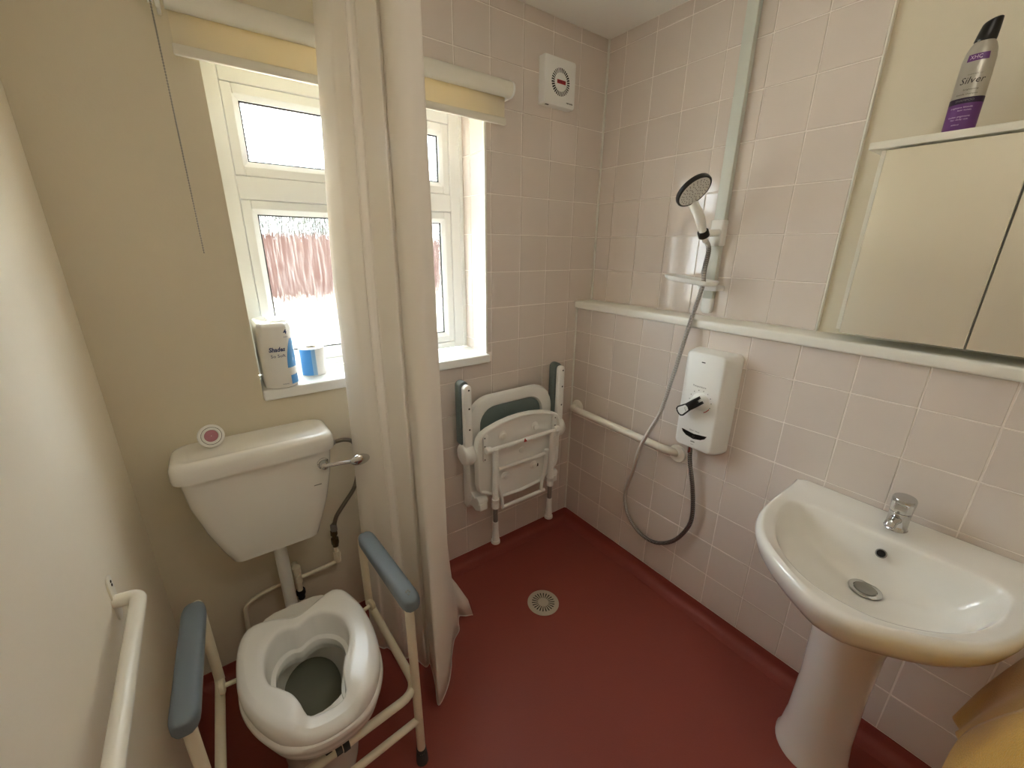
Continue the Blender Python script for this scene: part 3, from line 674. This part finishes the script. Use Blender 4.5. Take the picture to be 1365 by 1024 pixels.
# seat shell, seen from below
top = [(.238, .725), (.232, .748), (.215, .770), (.18, .786), (.12, .802), (.06, .811), (0, .814)]
def shell(off, y):
    pts = [(a-off*.9 if a > .05 else a, z-off) for a, z in top]
    low = [(.237-off, .52), (.228-off, .490), (.205-off, .470+off), (.17, .455+off), (.12, .420+off), (0, .412+off)]
    R_ = list(reversed(low)) + pts
    full = [(a, z) for a, z in R_] + [(-a, z) for a, z in reversed(R_[1:-1])]
    return [Vector((XC+a, y, z)) for a, z in full]
g = G(); g.rings([shell(.010, -.112), shell(.0, -.116), shell(.0, -.142), shell(.002, -.146), shell(.007, -.147), shell(.011, -.143), shell(.013, -.136)], True, True); sh = g.build('seat_shell', M['wplastic'], ss, angle=30)
for x, z in ((-.655, .735), (-.470, .733), (-.638, .527), (-.47, .527), (-.545, .632)):
    g = G(); g.lathe((x, -.137, z), (0, -1, 0), [(-.004, .022), (.003, .021), (.004, .017), (.006, .014), (.012, .012), (.013, .008)] if z != .632 else [(-.004, .016), (.004, .015), (.005, .011), (.006, .006)], 18); g.build('boss', M['wplastic'], sh)
# top hinge bar of the legs
for s in (-1, 1):
    x = XC+s*.196
    g = G(); g.prism([(x+a, -.138, .700+b) for a, b in rrect(.026, .13, .010, 4)], (0, -.010, 0), .002); f = g.build('leg_hinge', M['wplastic'], ss)
    g = G(); g.lathe((x-.014, -.166, .700), (1, 0, 0), [(0, .013), (.002, .0155), (.026, .0155), (.028, .013)], 16); g.build('hinge_collar', M['wplastic'], f)
    for dz in (.052, .012, -.052):
        g = G(); g.lathe((x+.006*s, -.148, .70+dz), (0, -1, 0), [(0, .0034), (.001, .003)], 8); g.build('screw', M['gasket'], f)
g = G(); g.tube([(XC-.20, -.168, .697), (XC+.20, -.168, .697)], .0105, 14); g.build('hinge_bar', M['wplastic'], ss)
for s in (-1, 1):
    x = XC+s*.164
    g = G(); g.tube([(x, -.172, .700), (x, -.172, .425)], .0135, 16); g.lathe((x, -.172, .452), (0, 0, -1), [(0, .0137), (.002, .0175), (.016, .0175), (.019, .0155), (.024, .0155), (.027, .0175), (.048, .0172), (.05, .012)], 18)
    lg = g.build('leg', M['wplastic'], ss)
    g = G(); g.tube([(x, -.172, .41), (x, -.172, .322)], .0108, 14); g.build('leg_extension', M['greytube'], lg)
    g = G(); g.lathe((x, -.172, .330), (0, 0, -1), [(0, .0112), (.002, .0132), (.05, .0138), (.085, .0165), (.10, .0168), (.102, .0205), (.116, .0215), (.120, .017)], 18); g.build('foot', M['wplastic'], lg)
g = G()
g.tube(fillet([(XC-.140, -.157, .583), (XC+.136, -.157, .583)], .02), .008, 10)
for s in (-1, 1): g.tube(cat_rom([(XC+s*.146, -.157, .592), (XC+s*.144, -.157, .56), (XC+s*.136, -.158, .49), (XC+s*.120, -.160, .43), (XC+s*.118, -.160, .385)], 5), .0085, 10)
g.tube([(XC-.122, -.160, .380), (XC+.138, -.160, .380)], .0088, 10); g.lathe((XC-.146, -.157, .602), (0, 0, -1), [(0, .009), (.002, .012), (.018, .012), (.02, .009)], 12); g.lathe((XC+.146, -.157, .602), (0, 0, -1), [(0, .009), (.002, .012), (.018, .012), (.02, .009)], 12)
g.build('stay_frame', M['wplastic'], ss)
g = G(); g.box((XC+.088, -.1385, .513), (XC+.112, -.1355, .527)); g.build('label_plate', M['print'], sh, smooth=False)
g = G(); g.prism([(XC-.012, -.181, .694), (XC+.006, -.181, .694), (XC-.006, -.181, .710)], (0, .004, 0)); g.build('red_marker', M['red'], ss, smooth=False)
# folded armrests
for s in (-1, 1):
    x = XC+s*.262
    g = G(); g.lathe((x-.0255, -.092, .672), (1, 0, 0), [(0, .036), (.004, .046), (.012, .051), (.038, .051), (.047, .046), (.051, .036)], 28); kn = g.build('arm_hinge', M['wplastic'], ss)
    g = G(); g.prism([(x+a, -.092, .835+b) for a, b in rrect(.037, .318, [.0182, .0182, .004, .004], 7)], (0, -.026, 0), .006); am = g.build('arm', M['wplastic'], ss)
    g = G(); g.prism([(x-.003+a, -.048, .858+b) for a, b in rrect(.046, .292, [.0225, .0225, .018, .018], 7)], (0, -.043, 0), .007); g.build('arm_pad', M['greengrey'], am)
    for z in (.972, .890, .795):
        g = G(); g.lathe((x+.004, -.118, z), (0, -1, 0), [(0, .0042), (.0008, .0038)], 10); g.build('screw_hole', M['gasket'], am)
# ------------------------------------------------------------------ extractor fan
ef = thing('extractor_fan', (-.305, 0, 2.08), 'square white extractor fan with round grille, high on the tiled wall', 'extractor fan')
FX, FZ = -.305, 2.167
g = G(); g.rings([[Vector((FX+a, y, FZ+b)) for a, b in rrect(w, w, r, 4)] for w, r, y in ((.168, .006, .002), (.168, .008, -.028), (.164, .010, -.034), (.150, .012, -.0365))]); fb = g.build('housing', M['wplastic'], ef)
g = G(); g.lathe((FX, -.0364, FZ), (0, -1, 0), [(0, .0485), (.0006, .0485), (.0006, .032), (.0, .032)], 40); g.build('grille_ring', M['dark'], fb)
for k in range(32):
    a = 2*PI*k/32; d = Vector((math.cos(a), 0, math.sin(a))); n_ = Vector((-d.z, 0, d.x)); c = Vector((FX, -.0368, FZ))
    g = G(); g.prism([c+d*.0315+n_*.0009, c+d*.0315-n_*.0009, c+d*.049-n_*.0016, c+d*.049+n_*.0016], (0, -.0022, 0)); g.build('grille_slat', M['wplastic'], fb, smooth=False)
g = G(); g.lathe((FX, -.0360, FZ), (0, -1, 0), [(0, .0325), (.003, .0325), (.004, .031), (.004, .001)], 40); hub = g.build('grille_hub', M['wplastic'], fb)
g = G(); g.prism([(FX+.001+a, -.0399, FZ+b) for a, b in rrect(.046, .0135, .001, 2)], (0, -.0004, 0)); g.build('red_badge', M['red'], hub, smooth=False)
text('SMETS', .013, lambda u, v: Vector((FX+.001+u, -.0405, FZ+v)), M['band'], hub, width=.040)
text('vent-axia', .009, lambda u, v: Vector((FX+.052+u, -.0368, FZ-.066+v)), M['print'], fb, width=.036, bold=.0003)
g = G(); g.box((FX-.070, -.030, FZ-.0845), (FX-.052, -.022, FZ-.0838)); g.build('vent_slot', M['dark'], fb, smooth=False)
# ------------------------------------------------------------------ shower: riser rail, head, hose, unit
rr_ = thing('shower_riser_rail', (0, -.633, 1.32), 'pale grey riser rail running from the ceiling down to the ledge', 'shower rail')
g = G(); g.box((-.025, -.653, 1.345), (0, -.613, ZC), .0025); g.build('rail', M['rail'], rr_)
g = G(); g.rings([[Vector((-.013+b, -.633+a, z)) for a, b in rrect(w, d, .006, 4)] for w, d, z in ((.026, .018, 1.293), (.038, .025, 1.300), (.042, .028, 1.312), (.042, .028, 1.350))]); g.build('end_cap', M['wplastic'], rr_)
g = G(); g.rings([[Vector((-.017+b, -.634+a, z)) for a, b in rrect(w, d, .007, 4)] for w, d, z in ((.046, .034, 1.546), (.050, .037, 1.549), (.050, .037, 1.634), (.046, .034, 1.637))]); g.build('slider', M['wplastic'], rr_)
H0 = Vector((-.098, -.622, 1.588))
g = G(); a = Vector((-.03, -.640, 1.592)); d = (H0-a).normalized(); L = (H0-a).length
u_ = Vector((0, 0, 1)); v_ = d.cross(u_).normalized()
g.rings([[a+d*t+v_*(p*k)+u_*(q*k) for p, q in rrect(.026, .026, .008, 4)] for t, k in ((0, 1), (L*.55, 1), (L-.014, .95), (L-.012, .8))]); hb = g.build('handset_bracket', M['wplastic'], rr_)
# black cradle ring of the bracket
hd_ = Vector((-.64, -.02, .775)).normalized()          # handle direction, upwards
g = G(); g.lathe(H0-hd_*.013, hd_, [(0, .0135), (0, .0185), (.002, .020), (.022, .0195), (.024, .018), (.024, .0135), (0, .0135)], 22); g.build('cradle', M['black'], hb)
hs = thing('hand_shower', tuple(H0), 'white handheld shower head with black rim in its wall bracket', 'shower head')
HC = Vector((-.214, -.632, 1.722)); nn = Vector((-.06, -.72, -.69)).normalized()
ip = (hd_-nn*hd_.dot(nn)).normalized()
g = G(); g.lathe(HC-nn*.020, nn, [(0, .012), (.002, .030), (.008, .052), (.014, .0575)], 40); bk = g.build('back_shell', M['wplastic'], hs)
g = G(); g.lathe(HC-nn*.007, nn, [(-.0005, .0570), (.000, .0605), (.003, .062), (.012, .062), (.0145, .060), (.0150, .0555), (.0135, .0545)], 48); g.build('black_rim', M['black'], hs)
g = G(); g.lathe(HC-nn*.006, nn, [(.010, .0555), (.0135, .0548), (.0145, .050), (.0145, .001)], 48); fp = g.build('spray_plate', M['wplastic'], hs)
e1 = nn.orthogonal().normalized(); e2 = nn.cross(e1)
g = G(); 
for ring, cnt in ((.010, 5), (.020, 10), (.030, 14), (.040, 20), (.047, 22)):
    for k in range(cnt):
        t = 2*PI*k/cnt+ring*40; g.lathe(HC+nn*.0083+e1*ring*math.cos(t)+e2*ring*math.sin(t), nn, [(0, .0017), (.0014, .0014)], 6)
nz = g.build('nozzles', M['printg'], fp); nz['kind'] = 'stuff'
g = G(); hp = cat_rom([H0-hd_*.012, H0+hd_*.03, H0+hd_*.075, HC-ip*.060-nn*.012, HC-ip*.035-nn*.016], 6)
g.tube(hp, [.0105+.0065*min(1, i/9) for i in range(len(hp))], 18); g.build('handle', M['wplastic'], hs)
g = G(); kp = HC - ip*.071 - nn*.002; hd_0 = hd_; hd_ = (ip*.8+hd_*.2).normalized(); g.rings([[kp+hd_*t+nn*(q-.004)+nn.cross(hd_).normalized()*(p*k) for p, q in rrect(.022, .014, .005, 3)] for t, k in ((-.022, .5), (-.018, .8), (.006, 1), (.010, .9))]); g.build('black_button', M['black'], hs); hd_ = hd_0
ds = thing('soap_tray', (-.02, -.633, 1.38), 'white soap tray clipped to the riser rail above the ledge', 'soap tray')
g = G(); g.rings([[Vector((-.030+b, -.646+a, z)) for a, b in rrect(w, d, .008, 4)] for w, d, z in ((.074, .060, 1.383), (.078, .064, 1.386), (.078, .064, 1.398), (.074, .060, 1.401))]); g.lathe((-.062, -.634, 1.400), (0, 0, 1), [(0, .015), (.012, .015)], 16); g.build('clip', M['wplastic'], ds)
def tray(k, z, s=1): return [Vector((-.085+b*s-.006*k, -.594+a*s, z + (a*.09))) for a, b in rrect(.205*k, .088*k, .03*k, 6)]
g = G(); g.rings([tray(.70, 1.409), tray(.88, 1.411), tray(.97, 1.419), tray(1.0, 1.428), tray(.985, 1.4285), tray(.95, 1.420), tray(.86, 1.4145), tray(.6, 1.413)]); g.build('dish', M['wplastic'], ds)
# hose
hp = cat_rom([H0-hd_*.022, H0-hd_*.07+Vector((-.004, -.008, 0)), (-.112, -.655, 1.46), (-.116, -.660, 1.405), (-.124, -.648, 1.32), (-.140, -.640, 1.235), (-.168, -.622, 1.05), (-.190, -.604, .90), (-.196, -.563, .79), (-.193, -.528, .70), (-.165, -.487, .56), (-.135, -.440, .43), (-.125, -.436, .345), (-.125, -.468, .275), (-.127, -.54, .232), (-.127, -.625, .235), (-.127, -.705, .295), (-.127, -.757, .385), (-.128, -.775, .47), (-.130, -.757, .60), (-.134, -.728, .72), (-.136, -.722, .80)], 60)
L = [0]
for i in range(1, len(hp)): L.append(L[-1]+(hp[i]-hp[i-1]).length)
q = []; rad = []; s_ = 0; i = 0; step = .0018; k = 0
while s_ < L[-1]:
    while i < len(L)-2 and L[i+1] < s_: i += 1
    f = (s_-L[i])/max(L[i+1]-L[i], 1e-9); q.append(hp[i]*(1-f)+hp[i+1]*f); rad.append((.0088, .0088, .0070)[k % 3]); k += 1; s_ += step
ho = thing('shower_hose', (-.13, -.6, .24), 'ribbed metal shower hose looping from the shower head down to the unit', 'shower hose')
g = G(); g.tube(q, rad, 10)
for i, f in enumerate(g.bm.faces): f.material_index = 1 if (i//10) % 3 == 1 else 0
g.build('ribbed_hose', [M['hose'], M['gasket']], ho, angle=60)
g = G(); g.lathe(H0-hd_*.010, -hd_, [(0, .0105), (.02, .0105), (.026, .009)], 16); g.build('upper_nut', M['wplastic'], ho)
g = G(); g.lathe((-.136, -.722, .783), (.02, -.02, -1), [(-.01, .0095), (.030, .0095), (.034, .008)], 16); g.build('lower_nut', M['chrome'], ho)
su = thing('electric_shower', (-.14, -.755, .78), 'white electric shower unit with black dial lever on the tiled boxing', 'shower unit')
UY, UZ = -.757, .980
UF = -.184
def urec(x, w, h, dy=0, dz=0, r=.02): return [Vector((x, UY+dy-a, UZ+dz+b)) for a, b in rrect(w, h, r, 5)]
g = G(); g.rings([urec(BX-.0005, .186, .392), urec(-.120, .186, .392), urec(-.150, .176, .388), urec(-.172, .160, .384, .002, .002), urec(-.181, .146, .378, .003, .003, .018), urec(UF, .134, .368, .003, .003, .016)])
ub = g.build('case', M['wplastic'], su, angle=28)
def on_unit(y, z): return lambda u, v: Vector((UF-.0006, y-u, z+v))
DY, DZ = -.758, .990
text('Temperature', .0095, on_unit(-.747, 1.046), M['print'], ub, width=.052)
for k in range(10):
    a = math.radians(205-k*25); g = G(); g.lathe((UF+.0002, DY-.043*math.cos(a), DZ+.043*math.sin(a)), (-1, 0, 0), [(0, .0018), (.0008, .0016)], 8); g.build('dial_mark', M['print'], ub)
g = G(); g.rings([[Vector((UF-x, DY-r*math.cos(t), DZ+r*math.sin(t))) for t in [math.radians(-62+4*k) for k in range(10)]] for x, r in ((.0007, .0415), (.0007, .0445))], False, False, False); g.build('red_arc', M['red'], ub)
g = G(); g.lathe((UF+.001, DY, DZ), (-1, 0, 0), [(0, .034), (.002, .034), (.004, .032), (.012, .029), (.030, .024), (.034, .020), (.034, .001)], 32); dl = g.build('dial', M['wplastic'], ub)
def lever(pts, x0, x1, m, nm, par):
    A_ = math.radians(222); c_, s_2 = math.cos(A_), math.sin(A_)
    g = G(); g.prism([(x0 - .10*max(0, p)*0, DY-(p*c_-q*s_2), DZ+(p*s_2+q*c_)) for p, q in pts], (x1-x0, 0, 0), .0025); return g.build(nm, m, par)
lv = lever([(-.032, .015), (-.031, .005), (-.016, .004), (-.016, -.004), (-.031, -.005), (-.032, -.015), (.0, -.016), (.03, -.0155), (.066, -.021), (.076, -.017), (.080, -.006), (.080, .006), (.076, .017), (.066, .021), (.03, .0155), (.0, .016)], UF-.032, UF-.044, M['black'], 'dial_lever', ub)
lever([(.032, -.011), (.064, -.0155), (.071, -.011), (.073, 0), (.071, .011), (.064, .0155), (.032, .011), (.029, 0)], UF-.0425, UF-.0452, M['wplastic'], 'lever_inlay', lv)
text('Power', .008, lambda u, v: Vector((UF-.0455, DY-.75*(-.037)-.67*0-.012*0-(u*.45+v*.85)*.9+(-.0), DZ-.030+(-u*.8+v*.5)*.9)), M['print'], lv, width=.018)
text('Start / Stop', .007, on_unit(-.755, .868), M['print'], ub, width=.040)
g = G(); g.prism([Vector((UF+.0004, UY+.003-a, z)) for a, z in [(-.052, .862), (0, .8555), (.052, .862), (.045, .850), (.03, .840), (0, .834), (-.03, .840), (-.045, .850)]], (-.0016, 0, 0), .0005); sb = g.build('start_button', M['black'], ub)
g = G(); g.rings([[Vector((UF-.0014, UY+.003-r*math.cos(t*PI/10), .845+r*math.sin(t*PI/10))) for t in range(20)] for r in (.0036, .0046)], False, False); g.build('power_mark', M['printg'], sb)
text('mira', .009, on_unit(UY+.003, .823), M['print'], ub, bold=.0003); text('sport', .006, on_unit(UY+.003, .812), M['printg'], ub)
g = G(); g.prism([Vector((UF+.0002, -.748-a, 1.139+b)) for a, b in rrect(.014, .0035, .0012, 3)], (-.001, 0, 0)); g.build('maker_badge', M['print'], ub, smooth=False)
g = G(); g.lathe((-.128, -.745, .790), (0, 0, -1), [(0, .017), (.02, .017), (.022, .0135), (.12, .0135)], 16) if 0 else g.lathe((-.134, -.722, .79), (0, 0, -1), [(0, .013), (.012, .013)], 16); g.build('outlet', M['wplastic'], su)
# ------------------------------------------------------------------ wash basin
wb = thing('wash_basin', (-.36, -1.362, 0), 'white pedestal wash basin under the mirrored cabinet', 'wash basin')
BY = -1.362
def dline(half):
    P_ = [Vector((a, b, 0)) for a, b in half]; P_ = cat_rom(P_, 10)
    full = [(p.x, BY+p.y) for p in P_] + [(p.x, BY-p.y) for p in reversed(P_[:-1])]
    return full
def outl(k):
    """k shrinks towards the middle of the basin"""
    return [(BX-.0005, .269-k*.7), (-.20, .270-k), (-.32, .268-k), (-.41, .256-k*.95), (-.49, .224-k*.85), (-.555, .170-k*.75+.0), (-.61+k*.55, .10-k*.3), (-.648+k*.8, .035), (-.652+k, 0)]
NB = 90
def rad_outline(pts, n, c):
    A = sorted((math.atan2(b-c[1], a-c[0]), math.hypot(a-c[0], b-c[1])) for a, b in pts); A = [(A[-1][0]-2*PI, A[-1][1])]+A+[(A[0][0]+2*PI, A[0][1])]
    o = []
    for k in range(n):
        t = -PI+2*PI*(k+.5)/n
        for i in range(len(A)-1):
            if A[i][0] <= t <= A[i+1][0] and A[i+1][0]-A[i][0] > 1e-9:
                f = (t-A[i][0])/(A[i+1][0]-A[i][0]); o.append((t, A[i][1]*(1-f)+A[i+1][1]*f)); break
        else: o.append((t, A[0][1]))
    return o
BC = (-.375, BY)
back = [(BX-.0005, BY+.269*(1-2*i/14)) for i in range(1, 14)]
RO = rad_outline(dline(outl(0))+back, NB, BC)
inn = [(-.232, 0), (-.232, .10), (-.234, .185), (-.245, .214), (-.275, .226), (-.34, .224), (-.42, .206), (-.49, .172), (-.545, .122), (-.583, .06), (-.592, 0)]
RI = rad_outline([(a, BY+b) for a, b in [(p.x, p.y) for p in cat_rom([(a, b, 0) for a, b in inn], 8)]] + [(a, BY-b) for a, b in [(p.x, p.y) for p in cat_rom([(a, b, 0) for a, b in inn], 8)]], NB, BC)
def wall_lim(x): return min(x, BX-.0005)
def br(f, z, off=0, src=None):
    o = []
    for (t, ro), (_, ri) in zip(RO, RI):
        r = (ri*(1-f)+ro*f if src is None else src) + off
        o.append(Vector((wall_lim(BC[0]+r*math.cos(t)), BC[1]+r*math.sin(t), z)))
    return o
def bowl(k, z, c=(-.310, BY)):
    o = []
    for (t, ri) in RI:
        x, y = BC[0]+ri*math.cos(t), BC[1]+ri*math.sin(t); o.append(Vector((c[0]+(x-c[0])*k, c[1]+(y-c[1])*k, z)))
    return o
def under(k, z, c=(-.27, BY), off=0):
    return [Vector((wall_lim(c[0]+(p.x-c[0])*k), c[1]+(p.y-c[1])*k, z)) for p in br(1, 0)]
g = G()
g.rings([under(.40, .60), under(.52, .625), under(.74, .668), under(.90, .710), under(.965, .742), under(.99, .766), under(1.0, .782), br(1, .792, -.003), br(1, .799, -.009), br(1, .801, -.016), br(.55, .7985), br(.18, .7965), br(0, .7945, .004), br(0, .7925, .0), br(0, .786, -.004), bowl(.955, .772), bowl(.90, .745), bowl(.80, .708), bowl(.64, .680), bowl(.42, .664), bowl(.20, .658), bowl(.08, .657)])
for v in g.bm.verts:                                       # low upstand where the rim meets the wall
    if v.co.z > .78 and v.co.x > -.14: v.co.z += .010*min(1, (v.co.x+.14)/.025)
bs = g.build('basin', M['ceramic'], wb, angle=60)
g = G()
def ped(cx, a, b, z): return [Vector((cx + (a if math.cos(t*PI/18) < 0 else a*.8)*math.cos(t*PI/18), BY+b*math.sin(t*PI/18), z)) for t in range(36)]
g.rings([ped(-.285, .098, .098, 0), ped(-.285, .099, .099, .012), ped(-.285, .092, .092, .03), ped(-.285, .088, .084, .12), ped(-.290, .088, .080, .30), ped(-.305, .095, .083, .48), ped(-.322, .110, .092, .60), ped(-.325, .12, .10, .65)])
g.build('pedestal', M['ceramic'], wb)
g = G(); g.lathe((-.308, BY, .6610), (0, 0, 1), [(0, .036), (.0015, .037), (.003, .034), (.0025, .026), (-.002, .025)], 32); dn = g.build('waste_ring', M['chrome'], wb)
g = G(); g.lathe((-.308, BY, .6610), (0, 0, 1), [(.0, .0245), (.004, .0245), (.006, .022), (.0065, .012), (.0062, .001)], 28); g.build('plug', M['greytube'], dn)
g = G(); g.lathe((-.252, BY, .752), (-.86, 0, .5), [(-.004, .0125), (.002, .0125), (.003, .0105), (.001, .0095), (-.003, .009)], 20); ov = g.build('overflow_ring', M['greytube'], wb)
g = G(); g.lathe((-.252, BY, .752), (-.86, 0, .5), [(.0, .0098), (.0012, .001)], 16); g.build('overflow_hole', M['dark'], ov)
tp = thing('mixer_tap', (-.165, -1.362, .797), 'short chrome mixer tap standing on the back of the wash basin', 'tap')
TC = Vector((-.166, BY, .797))
g = G(); g.lathe(TC, (-.05, 0, 1), [(0, .0255), (.003, .0265), (.006, .024), (.040, .0232), (.054, .0238), (.056, .022)], 28); tb = g.build('body', M['chrome'], tp)
g = G(); g.tube([TC+Vector((-.010, 0, .036)), TC+Vector((-.030, .004, .036)), TC+Vector((-.050, .008, .032))], [.0135, .0125, .0115], 18); sp = g.build('spout', M['chrome'], tp)
g = G(); g.lathe(TC+Vector((-.043, .0065, .034)), (-.55, .08, -.72), [(0, .0125), (.004, .0130), (.014, .0125), (.015, .009), (.010, .0085)], 20); g.build('aerator', M['chrome'], sp)
g = G(); g.lathe(TC+Vector((-.003, 0, .058)), (-.10, 0, 1), [(0, .0225), (.002, .0245), (.026, .0260), (.038, .0262), (.042, .024), (.043, .001)], 28); hdl = g.build('lever_handle', M['chrome'], tp)
g = G(); g.rings([[TC+Vector((-.026-x, p*w, .078+q*h)) for p, q in rrect(.03, .022, .006, 4)] for x, w, h in ((-.008, 1, 1), (.003, .9, .9), (.008, .7, .7))]); g.build('handle_grip', M['chrome'], hdl)
# ------------------------------------------------------------------ mirrored cabinet
mc = thing('mirror_cabinet', (-.06, -1.35, 1.305), 'white wall cabinet with mirrored doors above the ledge', 'cabinet')
g = G(); g.box((-.100, -1.640, 1.310), (.0095, -1.090, 1.785), .0015); g.build('carcass', M['carcass'], mc, smooth=False)
g = G(); g.box((-.128, -1.652, 1.785), (.0095, -1.068, 1.803), .003); g.build('top_board', M['carcass'], mc)
for (a, b) in ((-1.3635, -1.106), (-1.625, -1.3665)):
    g = G(); g.box((-.120, a, 1.304), (-.102, b, 1.781)); d_ = g.build('door', M['carcass'], mc, smooth=False)
    g = G(); g.box((-.1245, a+.0006, 1.3045), (-.1202, b-.0006, 1.7805), .0008, 1); g.build('mirror', M['mirror'], d_, smooth=False)
# ------------------------------------------------------------------ shampoo bottle
sb_ = thing('shampoo_bottle', (-.072, -1.221, 1.803), 'silver and purple shampoo bottle with black cap standing on the cabinet', 'bottle')
bc = Vector((-.072, -1.221, 1.803)); ang = math.radians(22)      # label turned a little towards the room
bd = Vector((math.sin(ang)*0-.0, 1, 0)); 
def bell(h, a, b, dy=0):
    o = []
    for k in range(40):
        t = 2*PI*k/40; o.append(bc+Vector((b*math.cos(t), dy+a*math.sin(t), h)))
    return o
prof = [(.0005, .0265, .018), (.004, .0285, .0205), (.06, .0288, .021), (.12, .0288, .021), (.150, .0282, .0205), (.168, .0255, .019), (.180, .021, .0165), (.186, .017, .0145)]
g = G(); g.rings([bell(h, a, b) for h, a, b in prof]); bt = g.build('body', M['silver'], sb_)
g = G(); g.rings([bell(.1855, .0175, .0155), bell(.188, .0185, .0165), bell(.205, .0175, .0158), bell(.215, .0165, .015), bell(.223, .0155, .0142), bell(.225, .0135, .0122)])
for v in g.bm.verts:
    k = (v.co.z-bc.z-.188)/.036
    if k > 0: v.co.z += -k*.30*(v.co.y-bc.y+.0) * 1.0 ; v.co.y -= k*.004
g.build('cap', M['black'], sb_)
def bw(off=.0006):
    def f0(u, h):
        for i in range(len(prof)-1):
            if prof[i][0] <= h <= prof[i+1][0]: t = (h-prof[i][0])/(prof[i+1][0]-prof[i][0]); a = prof[i][1]*(1-t)+prof[i+1][1]*t; b = prof[i][2]*(1-t)+prof[i+1][2]*t; break
        else: a, b = prof[-1][1:]
        th = u/.0255
        return bc+Vector((-(b+off)*math.cos(th), -(a+off)*math.sin(th), h))
    return f0
def wrap(h0, h1, u0, u1, m, nm, off=.0004, slant=0):
    F = bw(off); g = G(); g.grid(lambda s, t: F(u0+(u1-u0)*s, h0+(h1-h0)*t+slant*(s-.5)), 28, 8); return g.build(nm, m, sb_)
wrap(.004, .066, -.045, .045, M['purple'], 'purple_wrap'); wrap(.061, .073, -.045, .045, M['band'], 'dark_band', .0006); wrap(.146, .160, -.016, .018, M['purple'], 'brand_label')
def onb(u0, h0, off=.0009): return lambda u, v: bw(off)(u0+u, h0+v)
text('XHC', .011, onb(-.002, .153), M['printw'], sb_, width=.018)
text('SHIMMER OF', .004, onb(.004, .119), M['printg'], sb_, width=.022)
text('Silver', .019, onb(.002, .107), M['print'], sb_, shear=.2, width=.038)
text('brightening', .0045, onb(.004, .089), M['print'], sb_, width=.022); text('blonde shampoo', .0045, onb(.0, .080), M['print'], sb_, width=.032)
text('SHAMPOO', .006, onb(0, .067), M['printg'], sb_, width=.028)
text('brightens blonde', .005, onb(-.002, .053), M['printw'], sb_, width=.034); text('hair tones', .0045, onb(.004, .047), M['printw'], sb_, width=.020)
text('violet pigment', .005, onb(-.002, .034), M['printw'], sb_, width=.034); text('for daily use', .0045, onb(0, .028), M['printw'], sb_, width=.026); text('400ml', .004, onb(-.004, .017), M['printw'], sb_, width=.012)
# ------------------------------------------------------------------ yellow towel
tw = thing('towel', (-.36, -1.72, .25), 'yellow terry towel hanging in folds below the wash basin rim', 'towel')
tr_ = thing('towel_rail', (BX, -1.690, .80), 'white towel rail arm beside the wash basin holding the yellow towel', 'towel rail')
g = G(); g.tube([(BX-.001, -1.690, .80), (-.95, -1.690, .80)], .010, 12); g.build('arm', M['whitecoat'], tr_)
g = G(); g.lathe((BX, -1.690, .80), (-1, 0, 0), [(0, .026), (.006, .026), (.010, .014)], 18); g.build('flange', M['whitecoat'], tr_)
def sheet(left, right, wav, th, nm):
    A_, B_ = cat_rom(left, 8), cat_rom(right, 8); n_ = len(A_)-1
    def f(u, v):
        i = min(int(v*n_), n_-1); t = v*n_-i; a = A_[i]*(1-t)+A_[i+1]*t; b = B_[i]*(1-t)+B_[i+1]*t; p = a*(1-u)+b*u
        return p + Vector((0, 1, .25))*(wav*math.sin(u*8+v*2.3)*math.sin(PI*min(1, u*1.2))*(.3+v))
    g = G(); g.grid(f, 28, 28); o = g.build(nm, M['towel'], tw, angle=180)
    m = o.modifiers.new('pile', 'SOLIDIFY'); m.thickness = th; m.offset = 0; return o
sheet([(-.30, -1.675, .812), (-.30, -1.648, .72), (-.30, -1.612, .57), (-.30, -1.590, .437)], [(-.56, -1.675, .812), (-.55, -1.650, .75), (-.54, -1.625, .66), (-.52, -1.606, .56)], .006, .012, 'rear_fold')
sheet([(-.56, -1.682, .815), (-.53, -1.645, .73), (-.505, -1.604, .59), (-.50, -1.600, .47), (-.50, -1.600, .36)], [(-.92, -1.682, .815), (-.92, -1.635, .73), (-.90, -1.60, .60), (-.90, -1.60, .47), (-.90, -1.60, .36)], .012, .018, 'front_fold')
# ------------------------------------------------------------------ fill lamp added to lift the shadows, unseen above the viewpoint
cl = thing('fill_lamp', (-1.1, -1.55, ZC), 'added dome-shaped fill lamp on the ceiling, out of view', 'lamp')
g = G(); g.lathe((-1.1, -1.55, ZC), (0, 0, -1), [(0, .15), (.018, .15), (.022, .142)], 40); g.build('base', M['wplastic'], cl)
g = G(); g.lathe((-1.1, -1.55, ZC), (0, 0, -1), [(.022, .138)] + [(.022+.085*math.sin(t*PI/16), .138*math.cos(t*PI/16)) for t in range(1, 9)], 36); g.build('fill_dome', M['lamp'], cl)
